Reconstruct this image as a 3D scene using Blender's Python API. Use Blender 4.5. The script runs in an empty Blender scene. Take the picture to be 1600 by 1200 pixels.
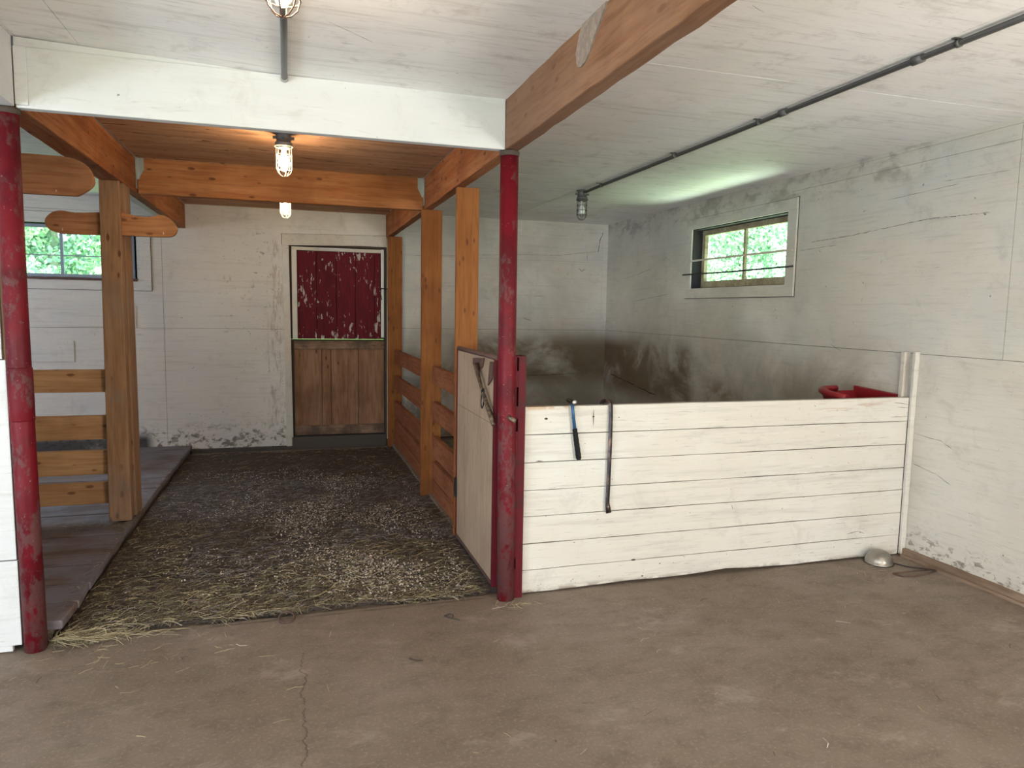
import bpy, math, random
import numpy as np
from mathutils import Vector, Matrix
SC = bpy.context.scene
COL = SC.collection
R_ = math.radians

# ------------------------------------------------------------------ camera
cam = bpy.data.cameras.new('camera')
cam.sensor_width = 36.0
cam.lens = 1107.9 / 1600.0 * 36.0
cam.clip_start = 0.05
cam.clip_end = 200
co = bpy.data.objects.new('camera', cam)
COL.objects.link(co)
fw = Vector((0.29466506, 0.94998104, -0.10348202))
rt = Vector((0.9554957, -0.29450459, 0.01717608))
up = Vector((0.01415898, 0.10393781, 0.99448301))
co.matrix_world = Matrix(((rt.x, up.x, -fw.x, 0.0), (rt.y, up.y, -fw.y, 0.0), (rt.z, up.z, -fw.z, 1.4347), (0, 0, 0, 1)))
SC.camera = co

# ------------------------------------------------------------------ world, sun, daylight, exposure
SC.view_settings.view_transform = 'Standard'
SC.view_settings.look = 'None'
SC.view_settings.gamma = 1.0
SC.view_settings.use_curve_mapping = False
SC.view_settings.exposure = 0.35
w = bpy.data.worlds.new('world')
SC.world = w
w.use_nodes = True
nt = w.node_tree
bg = nt.nodes['Background']
sky = nt.nodes.new('ShaderNodeTexSky')
sky.sky_type = 'NISHITA'
sky.sun_disc = False
sky.sun_elevation = R_(50)
sky.sun_rotation = R_(250)
nt.links.new(sky.outputs[0], bg.inputs[0])
bg.inputs[1].default_value = 0.42


def light(name, kind, loc, energy, color, target=None, **kw):
    l = bpy.data.lights.new(name, kind)
    l.energy = energy
    l.color = color
    for k, v in kw.items():
        setattr(l, k, v)
    o = bpy.data.objects.new(name, l)
    COL.objects.link(o)
    o.location = loc
    if target is not None:
        o.rotation_euler = (Vector(target) - Vector(loc)).to_track_quat('-Z', 'Y').to_euler()
    return o


light('sun', 'SUN', (-10, -5, 20), 17.0, (1.0, 0.96, 0.88), (0, 0, 0), angle=R_(0.6))
# daylight entering through the wide barn doorway behind the camera
light('doorway_daylight', 'AREA', (-1.9, -3.75, 1.35), 155.0, (0.95, 0.96, 0.96), (0.9, 3.5, 1.9), shape='RECTANGLE', size=3.0, size_y=2.0)
# added fill lights at both side walls, aimed up to brighten the ceiling
light('left_ceiling_fill', 'AREA', (-4.45, -0.3, 0.75), 225.0, (0.74, 0.85, 1.0), (0.0, 1.6, 3.6), shape='RECTANGLE', size=1.8, size_y=1.3)
light('right_ceiling_fill', 'AREA', (3.42, -1.3, 0.75), 200.0, (1.0, 0.94, 0.88), (-0.6, 2.4, 3.6), shape='RECTANGLE', size=1.8, size_y=1.3)
# light off the sunlit grass outside the stall window, rising to the ceiling; sky above the back window; an added fill light at the left wall, brightening the back wall
light('stall_window_daylight', 'AREA', (4.9, 5.25, 0.40), 95.0, (0.84, 1.0, 0.82), (3.1, 5.2, 2.35), shape='RECTANGLE', size=1.8, size_y=1.1)
light('back_window_daylight', 'AREA', (-2.0, 8.8, 3.0), 90.0, (0.72, 0.84, 1.0), (-2.0, 6.9, 0.9), shape='RECTANGLE', size=1.6, size_y=0.6)
light('back_wall_fill', 'AREA', (-4.5, 5.7, 1.7), 48.0, (0.72, 0.82, 1.0), (-0.4, 7.3, 1.0), shape='RECTANGLE', size=1.3, size_y=0.9)


# ------------------------------------------------------------------ node helpers
class G:
    def __init__(self, name):
        self.m = bpy.data.materials.new(name)
        self.m.use_nodes = True
        self.t = self.m.node_tree
        self.b = self.t.nodes['Principled BSDF']
        self.out = self.t.nodes['Material Output']

    def n(self, typ, **kw):
        x = self.t.nodes.new(typ)
        for k, v in kw.items():
            setattr(x, k, v)
        return x

    def put(self, sock, v):
        if hasattr(v, 'is_output'):
            self.t.links.new(v, sock)
        elif isinstance(v, (tuple, list)) and len(v) == 3 and sock.type == 'RGBA':
            sock.default_value = (*v, 1)
        else:
            sock.default_value = v

    def pos(self):
        return self.n('ShaderNodeNewGeometry').outputs['Position']

    def obj(self):
        v = self.n('ShaderNodeTexCoord').outputs['Object']
        r = self.n('ShaderNodeObjectInfo').outputs['Random']
        s = self.n('ShaderNodeVectorMath', operation='SCALE')
        s.inputs[0].default_value = (17.3, 31.1, 23.7)
        self.put(s.inputs['Scale'], r)
        a = self.n('ShaderNodeVectorMath', operation='ADD')
        self.put(a.inputs[0], v)
        self.put(a.inputs[1], s.outputs[0])
        return a.outputs[0]

    def vs(self, v, sc):
        a = self.n('ShaderNodeVectorMath', operation='MULTIPLY')
        self.put(a.inputs[0], v)
        a.inputs[1].default_value = sc
        return a.outputs[0]

    def va(self, v, u):
        a = self.n('ShaderNodeVectorMath', operation='ADD')
        self.put(a.inputs[0], v)
        self.put(a.inputs[1], u)
        return a.outputs[0]

    def noise(self, v, s=5, d=3, r=0.55, dist=0.0, color=False):
        x = self.n('ShaderNodeTexNoise')
        self.put(x.inputs['Vector'], v)
        x.inputs['Scale'].default_value = s
        x.inputs['Detail'].default_value = d
        x.inputs['Roughness'].default_value = r
        x.inputs['Distortion'].default_value = dist
        return x.outputs['Color' if color else 'Fac']

    def voro(self, v, s=5, feature='F1'):
        x = self.n('ShaderNodeTexVoronoi', feature=feature)
        self.put(x.inputs['Vector'], v)
        x.inputs['Scale'].default_value = s
        return x.outputs['Distance']

    def xyz(self, v):
        x = self.n('ShaderNodeSeparateXYZ')
        self.put(x.inputs[0], v)
        return x.outputs

    def mr(self, v, a, b, c=0.0, d=1.0):
        x = self.n('ShaderNodeMapRange')
        x.interpolation_type = 'SMOOTHSTEP'
        self.put(x.inputs[0], v)
        for i, k in enumerate((a, b, c, d)):
            x.inputs[i + 1].default_value = k
        return x.outputs[0]

    def ma(self, op, a, b=0.0, c=0.0):
        x = self.n('ShaderNodeMath', operation=op)
        self.put(x.inputs[0], a)
        self.put(x.inputs[1], b)
        self.put(x.inputs[2], c)
        return x.outputs[0]

    def mul(self, *a):
        r = a[0]
        for k in a[1:]:
            r = self.ma('MULTIPLY', r, k)
        return r

    def mix(self, f, a, b, mode='MIX'):
        x = self.n('ShaderNodeMix', data_type='RGBA', blend_type=mode)
        self.put(x.inputs[0], f)
        self.put(x.inputs[6], a)
        self.put(x.inputs[7], b)
        return x.outputs[2]

    def box(self, v, lo, hi, soft=0.1):
        """soft mask of a box in world space, None = open"""
        s = self.xyz(v)
        r = None
        for i in range(3):
            for k, val in ((0, lo[i]), (1, hi[i])):
                if val is None:
                    continue
                q = self.mr(s[i], val - soft, val + soft, *((0, 1) if k == 0 else (1, 0)))
                r = q if r is None else self.mul(r, q)
        return r

    def done(self, col, rough=0.8, bump=None, bs=0.3, bd=0.01, metal=0.0, spec=None):
        self.put(self.b.inputs['Base Color'], col)
        self.put(self.b.inputs['Roughness'], rough)
        self.put(self.b.inputs['Metallic'], metal)
        if spec is not None:
            self.b.inputs['Specular IOR Level'].default_value = spec
        if bump is not None:
            x = self.n('ShaderNodeBump')
            x.inputs['Strength'].default_value = bs
            x.inputs['Distance'].default_value = bd
            self.put(x.inputs['Height'], bump)
            self.t.links.new(x.outputs[0], self.b.inputs['Normal'])
        return self.m


def flat(name, col, rough=0.7, metal=0.0, emis=None, es=0.0):
    g = G(name)
    g.done(col, rough, metal=metal)
    if emis:
        g.b.inputs['Emission Color'].default_value = (*emis, 1)
        g.b.inputs['Emission Strength'].default_value = es
    return g.m


def white_paint(name, grain, base=(0.62, 0.60, 0.55), warm=(0.55, 0.50, 0.43), gray=(0.50, 0.51, 0.50), streak=0.28, specks=0.8, dirt_shade=(), world=True, rough=0.62):
    g = G(name)
    p = g.pos() if world else g.obj()
    cloud = g.noise(p, 0.9, 4, 0.6)
    c = g.mix(g.mr(cloud, 0.35, 0.62), base, warm)
    cloud2 = g.noise(g.va(p, (7.1, 3.3, 1.9)), 1.6, 3, 0.6)
    c = g.mix(g.mul(g.mr(cloud2, 0.45, 0.7), 0.7), c, gray)
    st = g.noise(g.vs(p, grain), 1.0, 5, 0.65, 0.3)
    c = g.mix(g.mul(g.mr(st, 0.5, 0.72), streak), c, (0.30, 0.28, 0.25))
    st2 = g.noise(g.vs(g.va(p, (3.7, 9.2, 5.1)), tuple(k * 2.3 for k in grain)), 1.0, 4, 0.6, 0.5)
    c = g.mix(g.mul(g.mr(st2, 0.55, 0.75), streak * 0.6), c, (0.74, 0.73, 0.70))
    ln = g.noise(g.vs(g.va(p, (8.1, 2.2, 6.4)), tuple(k * 4.5 for k in grain)), 1.0, 3, 0.6, 0.8)
    c = g.mix(g.mul(g.mr(ln, 0.58, 0.74), streak * 1.3), c, (0.24, 0.22, 0.19))
    sm = g.noise(g.va(p, (4.4, 7.7, 0.9)), 5.5, 6, 0.72, 0.4)
    c = g.mix(g.mul(g.mr(sm, 0.53, 0.72), 0.38), c, (0.36, 0.34, 0.30))
    sp = g.noise(p, 34, 2, 0.5)
    sp2 = g.noise(g.va(p, (1.3, 4.4, 2.2)), 3.0, 2, 0.5)
    c = g.mix(g.mul(g.mr(sp, 0.745, 0.77), g.mr(sp2, 0.45, 0.6), specks), c, (0.07, 0.05, 0.04))
    for (lo, hi, soft, col, amt, sc, lo_t, hi_t) in dirt_shade:
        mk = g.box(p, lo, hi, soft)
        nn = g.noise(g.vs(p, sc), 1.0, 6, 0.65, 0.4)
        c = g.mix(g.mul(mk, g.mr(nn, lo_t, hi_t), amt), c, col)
    h = g.ma('ADD', st, g.mul(g.noise(p, 60, 3), 0.3))
    return g.done(c, rough, h, 0.22, 0.004)


def wood(name, axis, base=(0.31, 0.115, 0.038), dark=(0.17, 0.055, 0.020), light_=(0.38, 0.165, 0.065), knots=1.0, grey=None, grey_amt=0.0, rough=0.8, low_dirt=None, spots=0.0):
    g = G(name)
    p = g.obj()
    sc = {'x': (0.9, 14, 14), 'y': (14, 0.9, 14), 'z': (14, 14, 0.9)}[axis]
    sk = {'x': (7, 17, 17), 'y': (17, 7, 17), 'z': (17, 17, 7)}[axis]
    wv = g.noise(g.vs(p, sc), 1.0, 5, 0.6, 0.6)
    fine = g.noise(g.vs(p, tuple(k * 5 for k in sc)), 1.0, 4, 0.6, 0.2)
    c = g.mix(g.mr(wv, 0.36, 0.62), base, light_)
    c = g.mix(g.mul(g.mr(fine, 0.42, 0.7), 0.5), c, dark)
    cl = g.noise(p, 2.3, 3, 0.6)
    c = g.mix(g.mul(g.mr(cl, 0.45, 0.7), 0.45), c, dark)
    v = g.voro(g.vs(p, sk), 1.0)
    sel = g.noise(g.va(p, (5, 5, 5)), 1.7, 1, 0.5)
    c = g.mix(g.mul(g.mr(v, 0.21, 0.11), g.mr(sel, 0.42, 0.50), 0.9 * knots), c, (0.10, 0.035, 0.015))
    if grey:
        q = g.noise(g.va(p, (2, 8, 4)), 3.1, 5, 0.65)
        c = g.mix(g.mul(g.mr(q, 0.40, 0.62), grey_amt), c, grey)
    if low_dirt:
        z = g.xyz(g.pos())[2]
        q = g.noise(p, 9, 4, 0.6)
        c = g.mix(g.mul(g.mr(g.ma('ADD', z, g.mul(q, 0.5)), low_dirt, low_dirt - 0.5), 0.7), c, (0.09, 0.06, 0.045))
    if spots:
        q = g.noise(g.vs(p, (60, 60, 14)), 1.0, 2, 0.5)
        c = g.mix(g.mul(g.mr(q, 0.74, 0.77), spots), c, (0.70, 0.66, 0.60))
    return g.done(c, rough, g.ma('ADD', wv, g.mul(fine, 0.5)), 0.25, 0.003, spec=0.2)


# ------------------------------------------------------------------ materials
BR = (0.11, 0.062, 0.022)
M = {}
M['wall_right'] = white_paint('painted_plywood_right', (0.6, 2.6, 48), base=(0.62, 0.59, 0.525), warm=(0.57, 0.53, 0.455), gray=(0.53, 0.53, 0.50), dirt_shade=[
    ((3.0, 3.9, None), (4, 7.8, None), 0.6, (0.30, 0.285, 0.24), 0.5, (1, 1.1, 1.1), 0.30, 0.66),  # grime plus painted shade, dimming the whole stall stretch of this wall
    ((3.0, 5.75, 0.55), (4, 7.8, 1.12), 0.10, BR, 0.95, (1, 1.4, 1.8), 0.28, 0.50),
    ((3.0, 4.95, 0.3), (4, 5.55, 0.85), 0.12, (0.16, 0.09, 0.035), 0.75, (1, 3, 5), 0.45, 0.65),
    ((3.0, 3.3, None), (4, 7.8, 1.2), 0.25, (0.19, 0.155, 0.11), 0.6, (1, 1.5, 1.5), 0.26, 0.6),  # lower stall grime, deepened with painted shade
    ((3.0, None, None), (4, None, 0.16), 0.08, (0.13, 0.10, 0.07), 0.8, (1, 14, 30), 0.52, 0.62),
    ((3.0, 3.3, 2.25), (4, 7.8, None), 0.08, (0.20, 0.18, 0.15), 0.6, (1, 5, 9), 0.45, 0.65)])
M['wall_back'] = white_paint('painted_plywood_back', (2.6, 0.6, 48), base=(0.62, 0.60, 0.56), warm=(0.59, 0.55, 0.50), gray=(0.53, 0.53, 0.52), dirt_shade=[
    ((1.1, 7, None), (3.6, 8, None), 0.3, (0.30, 0.285, 0.24), 0.5, (1.1, 1, 1.1), 0.30, 0.66),  # soiling and painted shade together, darkening the stall end
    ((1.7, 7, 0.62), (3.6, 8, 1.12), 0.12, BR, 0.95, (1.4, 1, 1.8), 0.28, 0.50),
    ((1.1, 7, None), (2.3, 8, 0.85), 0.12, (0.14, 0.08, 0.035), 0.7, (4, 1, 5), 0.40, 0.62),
    ((1.1, 7, None), (3.6, 8, 1.2), 0.2, (0.19, 0.155, 0.11), 0.6, (1.5, 1, 1.5), 0.26, 0.6),  # low soiling with stall shade painted into it
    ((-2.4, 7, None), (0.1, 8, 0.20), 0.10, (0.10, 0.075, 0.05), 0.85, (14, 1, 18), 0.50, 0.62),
    ((-4.0, 7, None), (-1.35, 8, 0.15), 0.06, (0.03, 0.027, 0.025), 0.95, (2, 1, 3), 0.20, 0.45),  # near-black band along the wall foot behind the left rails
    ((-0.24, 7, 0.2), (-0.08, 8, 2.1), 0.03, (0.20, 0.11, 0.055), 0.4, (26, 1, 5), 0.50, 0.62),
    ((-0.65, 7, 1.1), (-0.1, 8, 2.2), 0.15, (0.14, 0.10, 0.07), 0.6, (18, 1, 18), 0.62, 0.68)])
M['ceiling'] = white_paint('painted_plywood_ceiling', (2.2, 30, 1), base=(0.86, 0.855, 0.845), warm=(0.82, 0.80, 0.78), gray=(0.77, 0.775, 0.78), streak=0.3, specks=0.4)
M['header'] = white_paint('painted_header', (1.5, 8, 14), base=(0.545, 0.555, 0.555), warm=(0.515, 0.52, 0.505), gray=(0.50, 0.515, 0.515), streak=0.2, specks=0.7)
M['panel_left'] = white_paint('painted_stall_front', (2, 2, 30), base=(0.55, 0.555, 0.555), warm=(0.52, 0.52, 0.51), gray=(0.48, 0.49, 0.50), streak=0.3, specks=0.5)
M['boards'] = white_paint('painted_stall_boards', (1.6, 1, 26), base=(0.585, 0.56, 0.505), warm=(0.54, 0.51, 0.445), gray=(0.58, 0.58, 0.54), streak=0.36, specks=0.7, dirt_shade=[
    ((1.0, 3, None), (3.6, 4, 0.022), 0.02, (0.13, 0.085, 0.05), 0.9, (9, 1, 20), 0.42, 0.58),
    ((1.1, 3, 0.945), (1.36, 4, None), 0.008, (0.45, 0.30, 0.18), 0.8, (20, 1, 30), 0.42, 0.52),
    ((2.7, 3, 0.90), (3.4, 4, 0.95), 0.02, (0.42, 0.28, 0.2), 0.5, (6, 1, 60), 0.52, 0.60)])
M['white_trim'] = white_paint('painted_trim', (6, 6, 6), base=(0.60, 0.56, 0.49), warm=(0.52, 0.46, 0.38), streak=0.35, specks=0.9, world=False)
M['gap'] = flat('shadow_gap_wood', (0.06, 0.045, 0.035), 0.95)
M['caulk'] = flat('white_caulk', (0.72, 0.70, 0.66), 0.8)
M['mark'] = flat('dark_scuff', (0.05, 0.035, 0.028), 0.95)
M['curb'] = flat('dark_curb', (0.07, 0.06, 0.05), 0.95)
M['bare_ply'] = wood('bare_plywood', 'x', (0.50, 0.27, 0.15), (0.19, 0.08, 0.035), (0.56, 0.36, 0.23), 0.3)
g = G('bare_veneer')
p = g.pos()
wv = g.noise(g.vs(p, (1.6, 22, 1)), 1.0, 5, 0.65, 0.5)
c = g.mix(g.mr(wv, 0.35, 0.65), (0.52, 0.31, 0.19), (0.38, 0.20, 0.11))
ck = g.noise(g.vs(p, (6.5, 24, 1)), 1.0, 4, 0.65, 0.8)
c = g.mix(g.mul(g.mr(ck, 0.60, 0.66), 0.85), c, (0.10, 0.028, 0.012))
bl = g.noise(g.vs(p, (1.5, 3, 1)), 1.0, 4, 0.6)
c = g.mix(g.mul(g.mr(bl, 0.48, 0.68), 0.5), c, (0.24, 0.13, 0.08))
M['bare_ply'] = g.done(c, 0.85, ck, 0.3, 0.003, spec=0.2)
M['orange_x'] = wood('fir_orange_x', 'x')
M['orange_y'] = wood('fir_orange_y', 'y', (0.27, 0.09, 0.030), (0.14, 0.038, 0.014), (0.34, 0.14, 0.058))
M['orange_z'] = wood('fir_orange_z', 'z', (0.205, 0.072, 0.018), (0.11, 0.034, 0.010), (0.245, 0.095, 0.027), 1.0, low_dirt=0.35)
M['rail_x'] = wood('rail_pine_x', 'x', (0.40, 0.215, 0.095), (0.22, 0.11, 0.05), (0.48, 0.28, 0.135), 0.8)
M['rail_y'] = wood('rail_pine_y', 'y', (0.22, 0.070, 0.028), (0.11, 0.030, 0.013), (0.27, 0.10, 0.045), 0.8)
M['peg_x'] = wood('peg_pine_x', 'x', (0.36, 0.155, 0.062), (0.19, 0.075, 0.03), (0.43, 0.20, 0.09), 0.8, spots=0.7)
M['worn_z'] = wood('worn_fir_z', 'z', (0.27, 0.145, 0.070), (0.14, 0.07, 0.035), (0.34, 0.19, 0.10), 1.0, (0.22, 0.16, 0.12), 0.5, low_dirt=0.5)
M['brown_beam'] = wood('weathered_beam_y', 'y', (0.195, 0.098, 0.052), (0.10, 0.042, 0.022), (0.235, 0.128, 0.074), 0.8, (0.20, 0.12, 0.08), 0.45)
M['door_wood'] = wood('old_door_boards', 'z', (0.24, 0.125, 0.070), (0.11, 0.05, 0.027), (0.29, 0.165, 0.10), 1.0, low_dirt=0.55)
M['door_rail'] = wood('old_door_rail', 'x', (0.22, 0.13, 0.085), (0.09, 0.05, 0.03), (0.28, 0.18, 0.12), 0.6, (0.06, 0.045, 0.035), 0.8)
M['gate_ply'] = wood('gate_plywood', 'z', (0.32, 0.225, 0.155), (0.21, 0.14, 0.09), (0.37, 0.275, 0.19), 0.25, (0.27, 0.20, 0.15), 0.4, low_dirt=0.1)
M['platform'] = wood('platform_planks', 'x', (0.13, 0.082, 0.066), (0.06, 0.036, 0.028), (0.18, 0.14, 0.13), 0.2, (0.17, 0.16, 0.18), 0.9, rough=0.62)
M['platform_edge'] = wood('platform_edge', 'y', (0.20, 0.14, 0.10), (0.08, 0.05, 0.04), (0.30, 0.22, 0.17), 0.2, (0.10, 0.085, 0.075), 0.7)
M['raw'] = wood('raw_edge', 'z', (0.30, 0.20, 0.12), (0.16, 0.10, 0.06), (0.34, 0.24, 0.16), 0.3)
M['curb_wood'] = wood('sill_board_y', 'y', (0.22, 0.15, 0.10), (0.10, 0.065, 0.045), (0.30, 0.21, 0.15), 0.2)
M['grey_metal'] = flat('grey_conduit', (0.16, 0.16, 0.155), 0.5, 0.75)
M['cast'] = flat('cast_grey', (0.13, 0.13, 0.13), 0.55, 0.4)
M['wire'] = flat('cage_wire', (0.10, 0.10, 0.095), 0.45, 0.6)
M['wire_lit'] = flat('cage_wire_lit', (0.45, 0.42, 0.33), 0.45, 0.3)  # paler copy of the cage wire, bulb light painted into its colour
M['galv'] = flat('galvanised', (0.38, 0.41, 0.40), 0.45, 0.7)
M['black_steel'] = flat('black_steel', (0.035, 0.033, 0.035), 0.38, 0.7)
M['rubber'] = flat('black_rubber', (0.006, 0.006, 0.007), 0.5)
M['rubber'].node_tree.nodes['Principled BSDF'].inputs['Specular IOR Level'].default_value = 0.15
M['blue'] = flat('blue_handle', (0.03, 0.10, 0.22), 0.35, 0.3)
M['chrome'] = flat('bright_steel', (0.38, 0.38, 0.37), 0.4, 1.0)
M['bowl'] = flat('brushed_steel', (0.34, 0.32, 0.29), 0.3, 1.0)
M['feeder'] = flat('red_plastic', (0.25, 0.008, 0.014), 0.42)
M['silver_strip'] = flat('silver_strip', (0.55, 0.56, 0.56), 0.4, 0.4)
M['bulb_on'] = flat('lit_bulb', (1, 1, 1), 0.5, emis=(1.0, 0.72, 0.42), es=260)
M['bulb_off'] = flat('frosted_bulb', (0.8, 0.8, 0.78), 0.35)
M['hay1'] = flat('straw_gold', (0.42, 0.35, 0.21), 0.8)
M['hay2'] = flat('straw_green', (0.155, 0.130, 0.072), 0.85)
M['hay3'] = flat('straw_brown', (0.075, 0.050, 0.030), 0.9)
M['hay4'] = flat('straw_grey', (0.22, 0.195, 0.19), 0.9)
M['chip'] = flat('pale_shaving', (0.62, 0.55, 0.48), 0.9)
M['twig'] = flat('twig', (0.045, 0.032, 0.025), 0.9)
M['sash'] = wood('window_sash', 'x', (0.30, 0.25, 0.15), (0.15, 0.11, 0.06), (0.42, 0.37, 0.25), 0.0)
M['jamb'] = flat('dark_jamb', (0.022, 0.02, 0.022), 0.8)
M['blue_sash'] = flat('grey_blue_sash', (0.28, 0.34, 0.40), 0.6)

g = G('glass')
mixn = g.n('ShaderNodeMixShader')
tr = g.n('ShaderNodeBsdfTransparent')
gl = g.n('ShaderNodeBsdfGlossy')
gl.inputs['Roughness'].default_value = 0.03
tr.inputs[0].default_value = (0.96, 0.98, 0.97, 1)
mixn.inputs[0].default_value = 0.04
g.t.links.new(tr.outputs[0], mixn.inputs[1])
g.t.links.new(gl.outputs[0], mixn.inputs[2])
g.t.links.new(mixn.outputs[0], g.out.inputs[0])
M['glass'] = g.m

# red paint on pipe, worn to grey-brown
g = G('worn_red_paint')
p = g.pos()
n1 = g.noise(g.vs(p, (9, 9, 5)), 1.0, 6, 0.7)
n2 = g.noise(g.vs(p, (50, 50, 30)), 1.0, 4, 0.6)
c = g.mix(g.mr(g.noise(p, 6, 3), 0.4, 0.65), (0.125, 0.0035, 0.009), (0.08, 0.0035, 0.008))
z = g.xyz(p)[2]
low = g.mr(z, 1.2, 0.2, 0.0, 0.09)
wear = g.mr(g.ma('ADD', g.ma('ADD', g.mul(n1, 0.7), g.mul(n2, 0.35)), low), 0.555, 0.63)
c = g.mix(g.mul(wear, 0.6), c, (0.095, 0.055, 0.052))
dots = g.mr(g.noise(p, 95, 2), 0.70, 0.74)
c = g.mix(g.mul(dots, 0.28), c, (0.55, 0.38, 0.36))
M['red_pipe'] = g.done(c, g.mr(n1, 0.4, 0.6, 0.48, 0.65), g.ma('ADD', n1, g.mul(n2, 0.6)), 0.35, 0.004, spec=0.22)
g = G('dull_red_paint')
p = g.pos()
n1 = g.noise(p, 14, 5, 0.7)
c = g.mix(g.mr(n1, 0.5, 0.66), (0.085, 0.004, 0.009), (0.055, 0.009, 0.010))
M['red_steel'] = g.done(c, 0.6, n1, 0.3, 0.003, spec=0.2)
# rust
g = G('rust')
p = g.pos()
n1 = g.noise(p, 40, 5, 0.7)
M['rust'] = g.done(g.mix(g.mr(n1, 0.4, 0.6), (0.13, 0.062, 0.045), (0.075, 0.05, 0.042)), 0.6, n1, 0.4, 0.003, metal=0.3)
g = G('old_brass')
n1 = g.noise(g.pos(), 60, 4, 0.7)
M['old_brass'] = g.done(g.mix(g.mr(n1, 0.45, 0.6), (0.075, 0.052, 0.036), (0.20, 0.15, 0.095)), 0.5, n1, 0.4, 0.002, metal=0.4)
# forged bar
g = G('forged_bar')
n1 = g.noise(g.vs(g.pos(), (60, 60, 20)), 1.0, 5, 0.7)
M['bar'] = g.done(g.mix(g.mr(n1, 0.5, 0.62), (0.040, 0.034, 0.034), (0.16, 0.10, 0.075)), 0.36, n1, 0.3, 0.002, metal=0.75)
# peeling red door paint
g = G('peeling_red_paint')
p = g.pos()
nn = g.noise(g.vs(p, (34, 1, 11)), 1.0, 6, 0.62, 0.2)
reg = g.noise(g.vs(p, (4.5, 1, 1.8)), 1.0, 2, 0.5)
xx = g.xyz(p)
right = g.mr(xx[0], 0.55, 0.85, 0.0, 0.035)
lowb = g.mr(xx[2], 1.35, 1.15, 0.0, 0.05)
mask = g.mr(g.ma('ADD', g.ma('ADD', g.ma('ADD', nn, g.mul(g.ma('SUBTRACT', reg, 0.5), 0.45)), right), lowb), 0.622, 0.642)
fine = g.noise(g.vs(p, (60, 1, 6)), 1.0, 4, 0.6)
c = g.mix(g.mr(fine, 0.35, 0.7), (0.115, 0.005, 0.013), (0.07, 0.004, 0.010))
c = g.mix(mask, c, (0.42, 0.36, 0.33))
M['red_peel'] = g.done(c, 0.7, g.ma('SUBTRACT', fine, mask), 0.4, 0.003, spec=0.2)
# concrete
g = G('barn_concrete')
p = g.pos()
a = g.noise(p, 1.1, 6, 0.65)
b = g.noise(g.vs(p, (5, 7.5, 1)), 1.0, 8, 0.75, 0.2)
f = g.noise(p, 75, 4, 0.7)
c = g.mix(g.mr(a, 0.33, 0.67), (0.165, 0.124, 0.091), (0.215, 0.168, 0.132))
c = g.mix(g.mul(g.mr(b, 0.46, 0.70), 0.5), c, (0.118, 0.086, 0.063))
c = g.mix(g.mul(g.mr(f, 0.50, 0.70), 0.5), c, (0.33, 0.275, 0.22))
d2 = g.noise(g.vs(g.va(p, (4, 2, 0)), (2.6, 4, 1)), 1.0, 9, 0.78, 0.3)
c = g.mix(g.mul(g.mr(d2, 0.54, 0.68), 0.6), c, (0.31, 0.26, 0.215))
pit = g.mr(g.noise(p, 48, 2, 0.5), 0.73, 0.76)
c = g.mix(g.mul(pit, g.mr(g.noise(p, 2.0, 2), 0.5, 0.62), 0.8), c, (0.045, 0.035, 0.03))
s = g.xyz(p)
# hairline crack, then the step's shadowed joint painted as a dark line
wob = g.noise(g.vs(p, (1, 9, 1)), 1.0, 4, 0.7)
dist = g.ma('ABSOLUTE', g.ma('SUBTRACT', s[0], g.ma('ADD', -0.03, g.mul(wob, 0.10))))
crack = g.mul(g.mr(dist, 0.0045, 0.0018), g.mr(s[1], 3.15, 2.75), g.mr(g.noise(g.vs(p, (1, 14, 1)), 1.0, 3), 0.36, 0.42))
c = g.mix(g.mul(crack, 0.65), c, (0.06, 0.045, 0.035))
edge = g.mr(g.ma('ABSOLUTE', g.ma('SUBTRACT', s[1], 3.30)), 0.01, 0.004)
inx = g.mul(g.mr(s[0], -1.02, -0.98), g.mr(s[0], 0.92, 0.88))
c = g.mix(g.mul(edge, inx, g.mr(g.noise(p, 5, 3), 0.35, 0.5), 0.6), c, (0.07, 0.05, 0.035))
M['concrete'] = g.done(c, g.mr(b, 0.35, 0.7, 0.55, 0.8), g.ma('ADD', g.mul(b, 0.6), g.mul(f, 0.35)), 0.25, 0.006, spec=0.35)
# packed bedding
g = G('packed_bedding')
p = g.pos()
a = g.noise(p, 2.6, 4, 0.65)
f = g.noise(g.vs(p, (60, 110, 60)), 1.0, 4, 0.75, 0.6)
c = g.mix(g.mr(a, 0.38, 0.6), (0.050, 0.036, 0.027), (0.085, 0.068, 0.066))
c = g.mix(g.mul(g.mr(f, 0.48, 0.66), 0.8), c, (0.18, 0.145, 0.115))
c = g.mix(g.mul(g.mr(f, 0.50, 0.36), 0.7), c, (0.03, 0.022, 0.016))
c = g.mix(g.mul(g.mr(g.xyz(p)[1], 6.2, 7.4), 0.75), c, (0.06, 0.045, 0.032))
M['bedding'] = g.done(c, 0.95, f, 0.9, 0.008)
g = G('patch_on_beam')
n1 = g.noise(g.pos(), 50, 4, 0.6)
M['tar'] = g.done(g.mix(g.mr(n1, 0.4, 0.65), (0.19, 0.155, 0.13), (0.27, 0.22, 0.18)), 0.85, n1, 0.3, 0.003)
# outdoors
g = G('grass')
n1 = g.noise(g.pos(), 6, 5, 0.7)
M['grass'] = g.done(g.mix(g.mr(n1, 0.35, 0.65), (0.16, 0.36, 0.06), (0.30, 0.52, 0.14)), 0.9)
for i, cc in enumerate([(0.56, 0.80, 0.60), (0.80, 0.92, 0.80), (0.40, 0.66, 0.50)]):
    g = G('leaf_green_%s' % 'abc'[i])
    g.done(cc, 0.5)
    g.b.inputs['Transmission Weight'].default_value = 0.0
    M['leaf%d' % i] = g.m
M['bark'] = flat('pale_bark', (0.55, 0.52, 0.46), 0.9)


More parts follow.
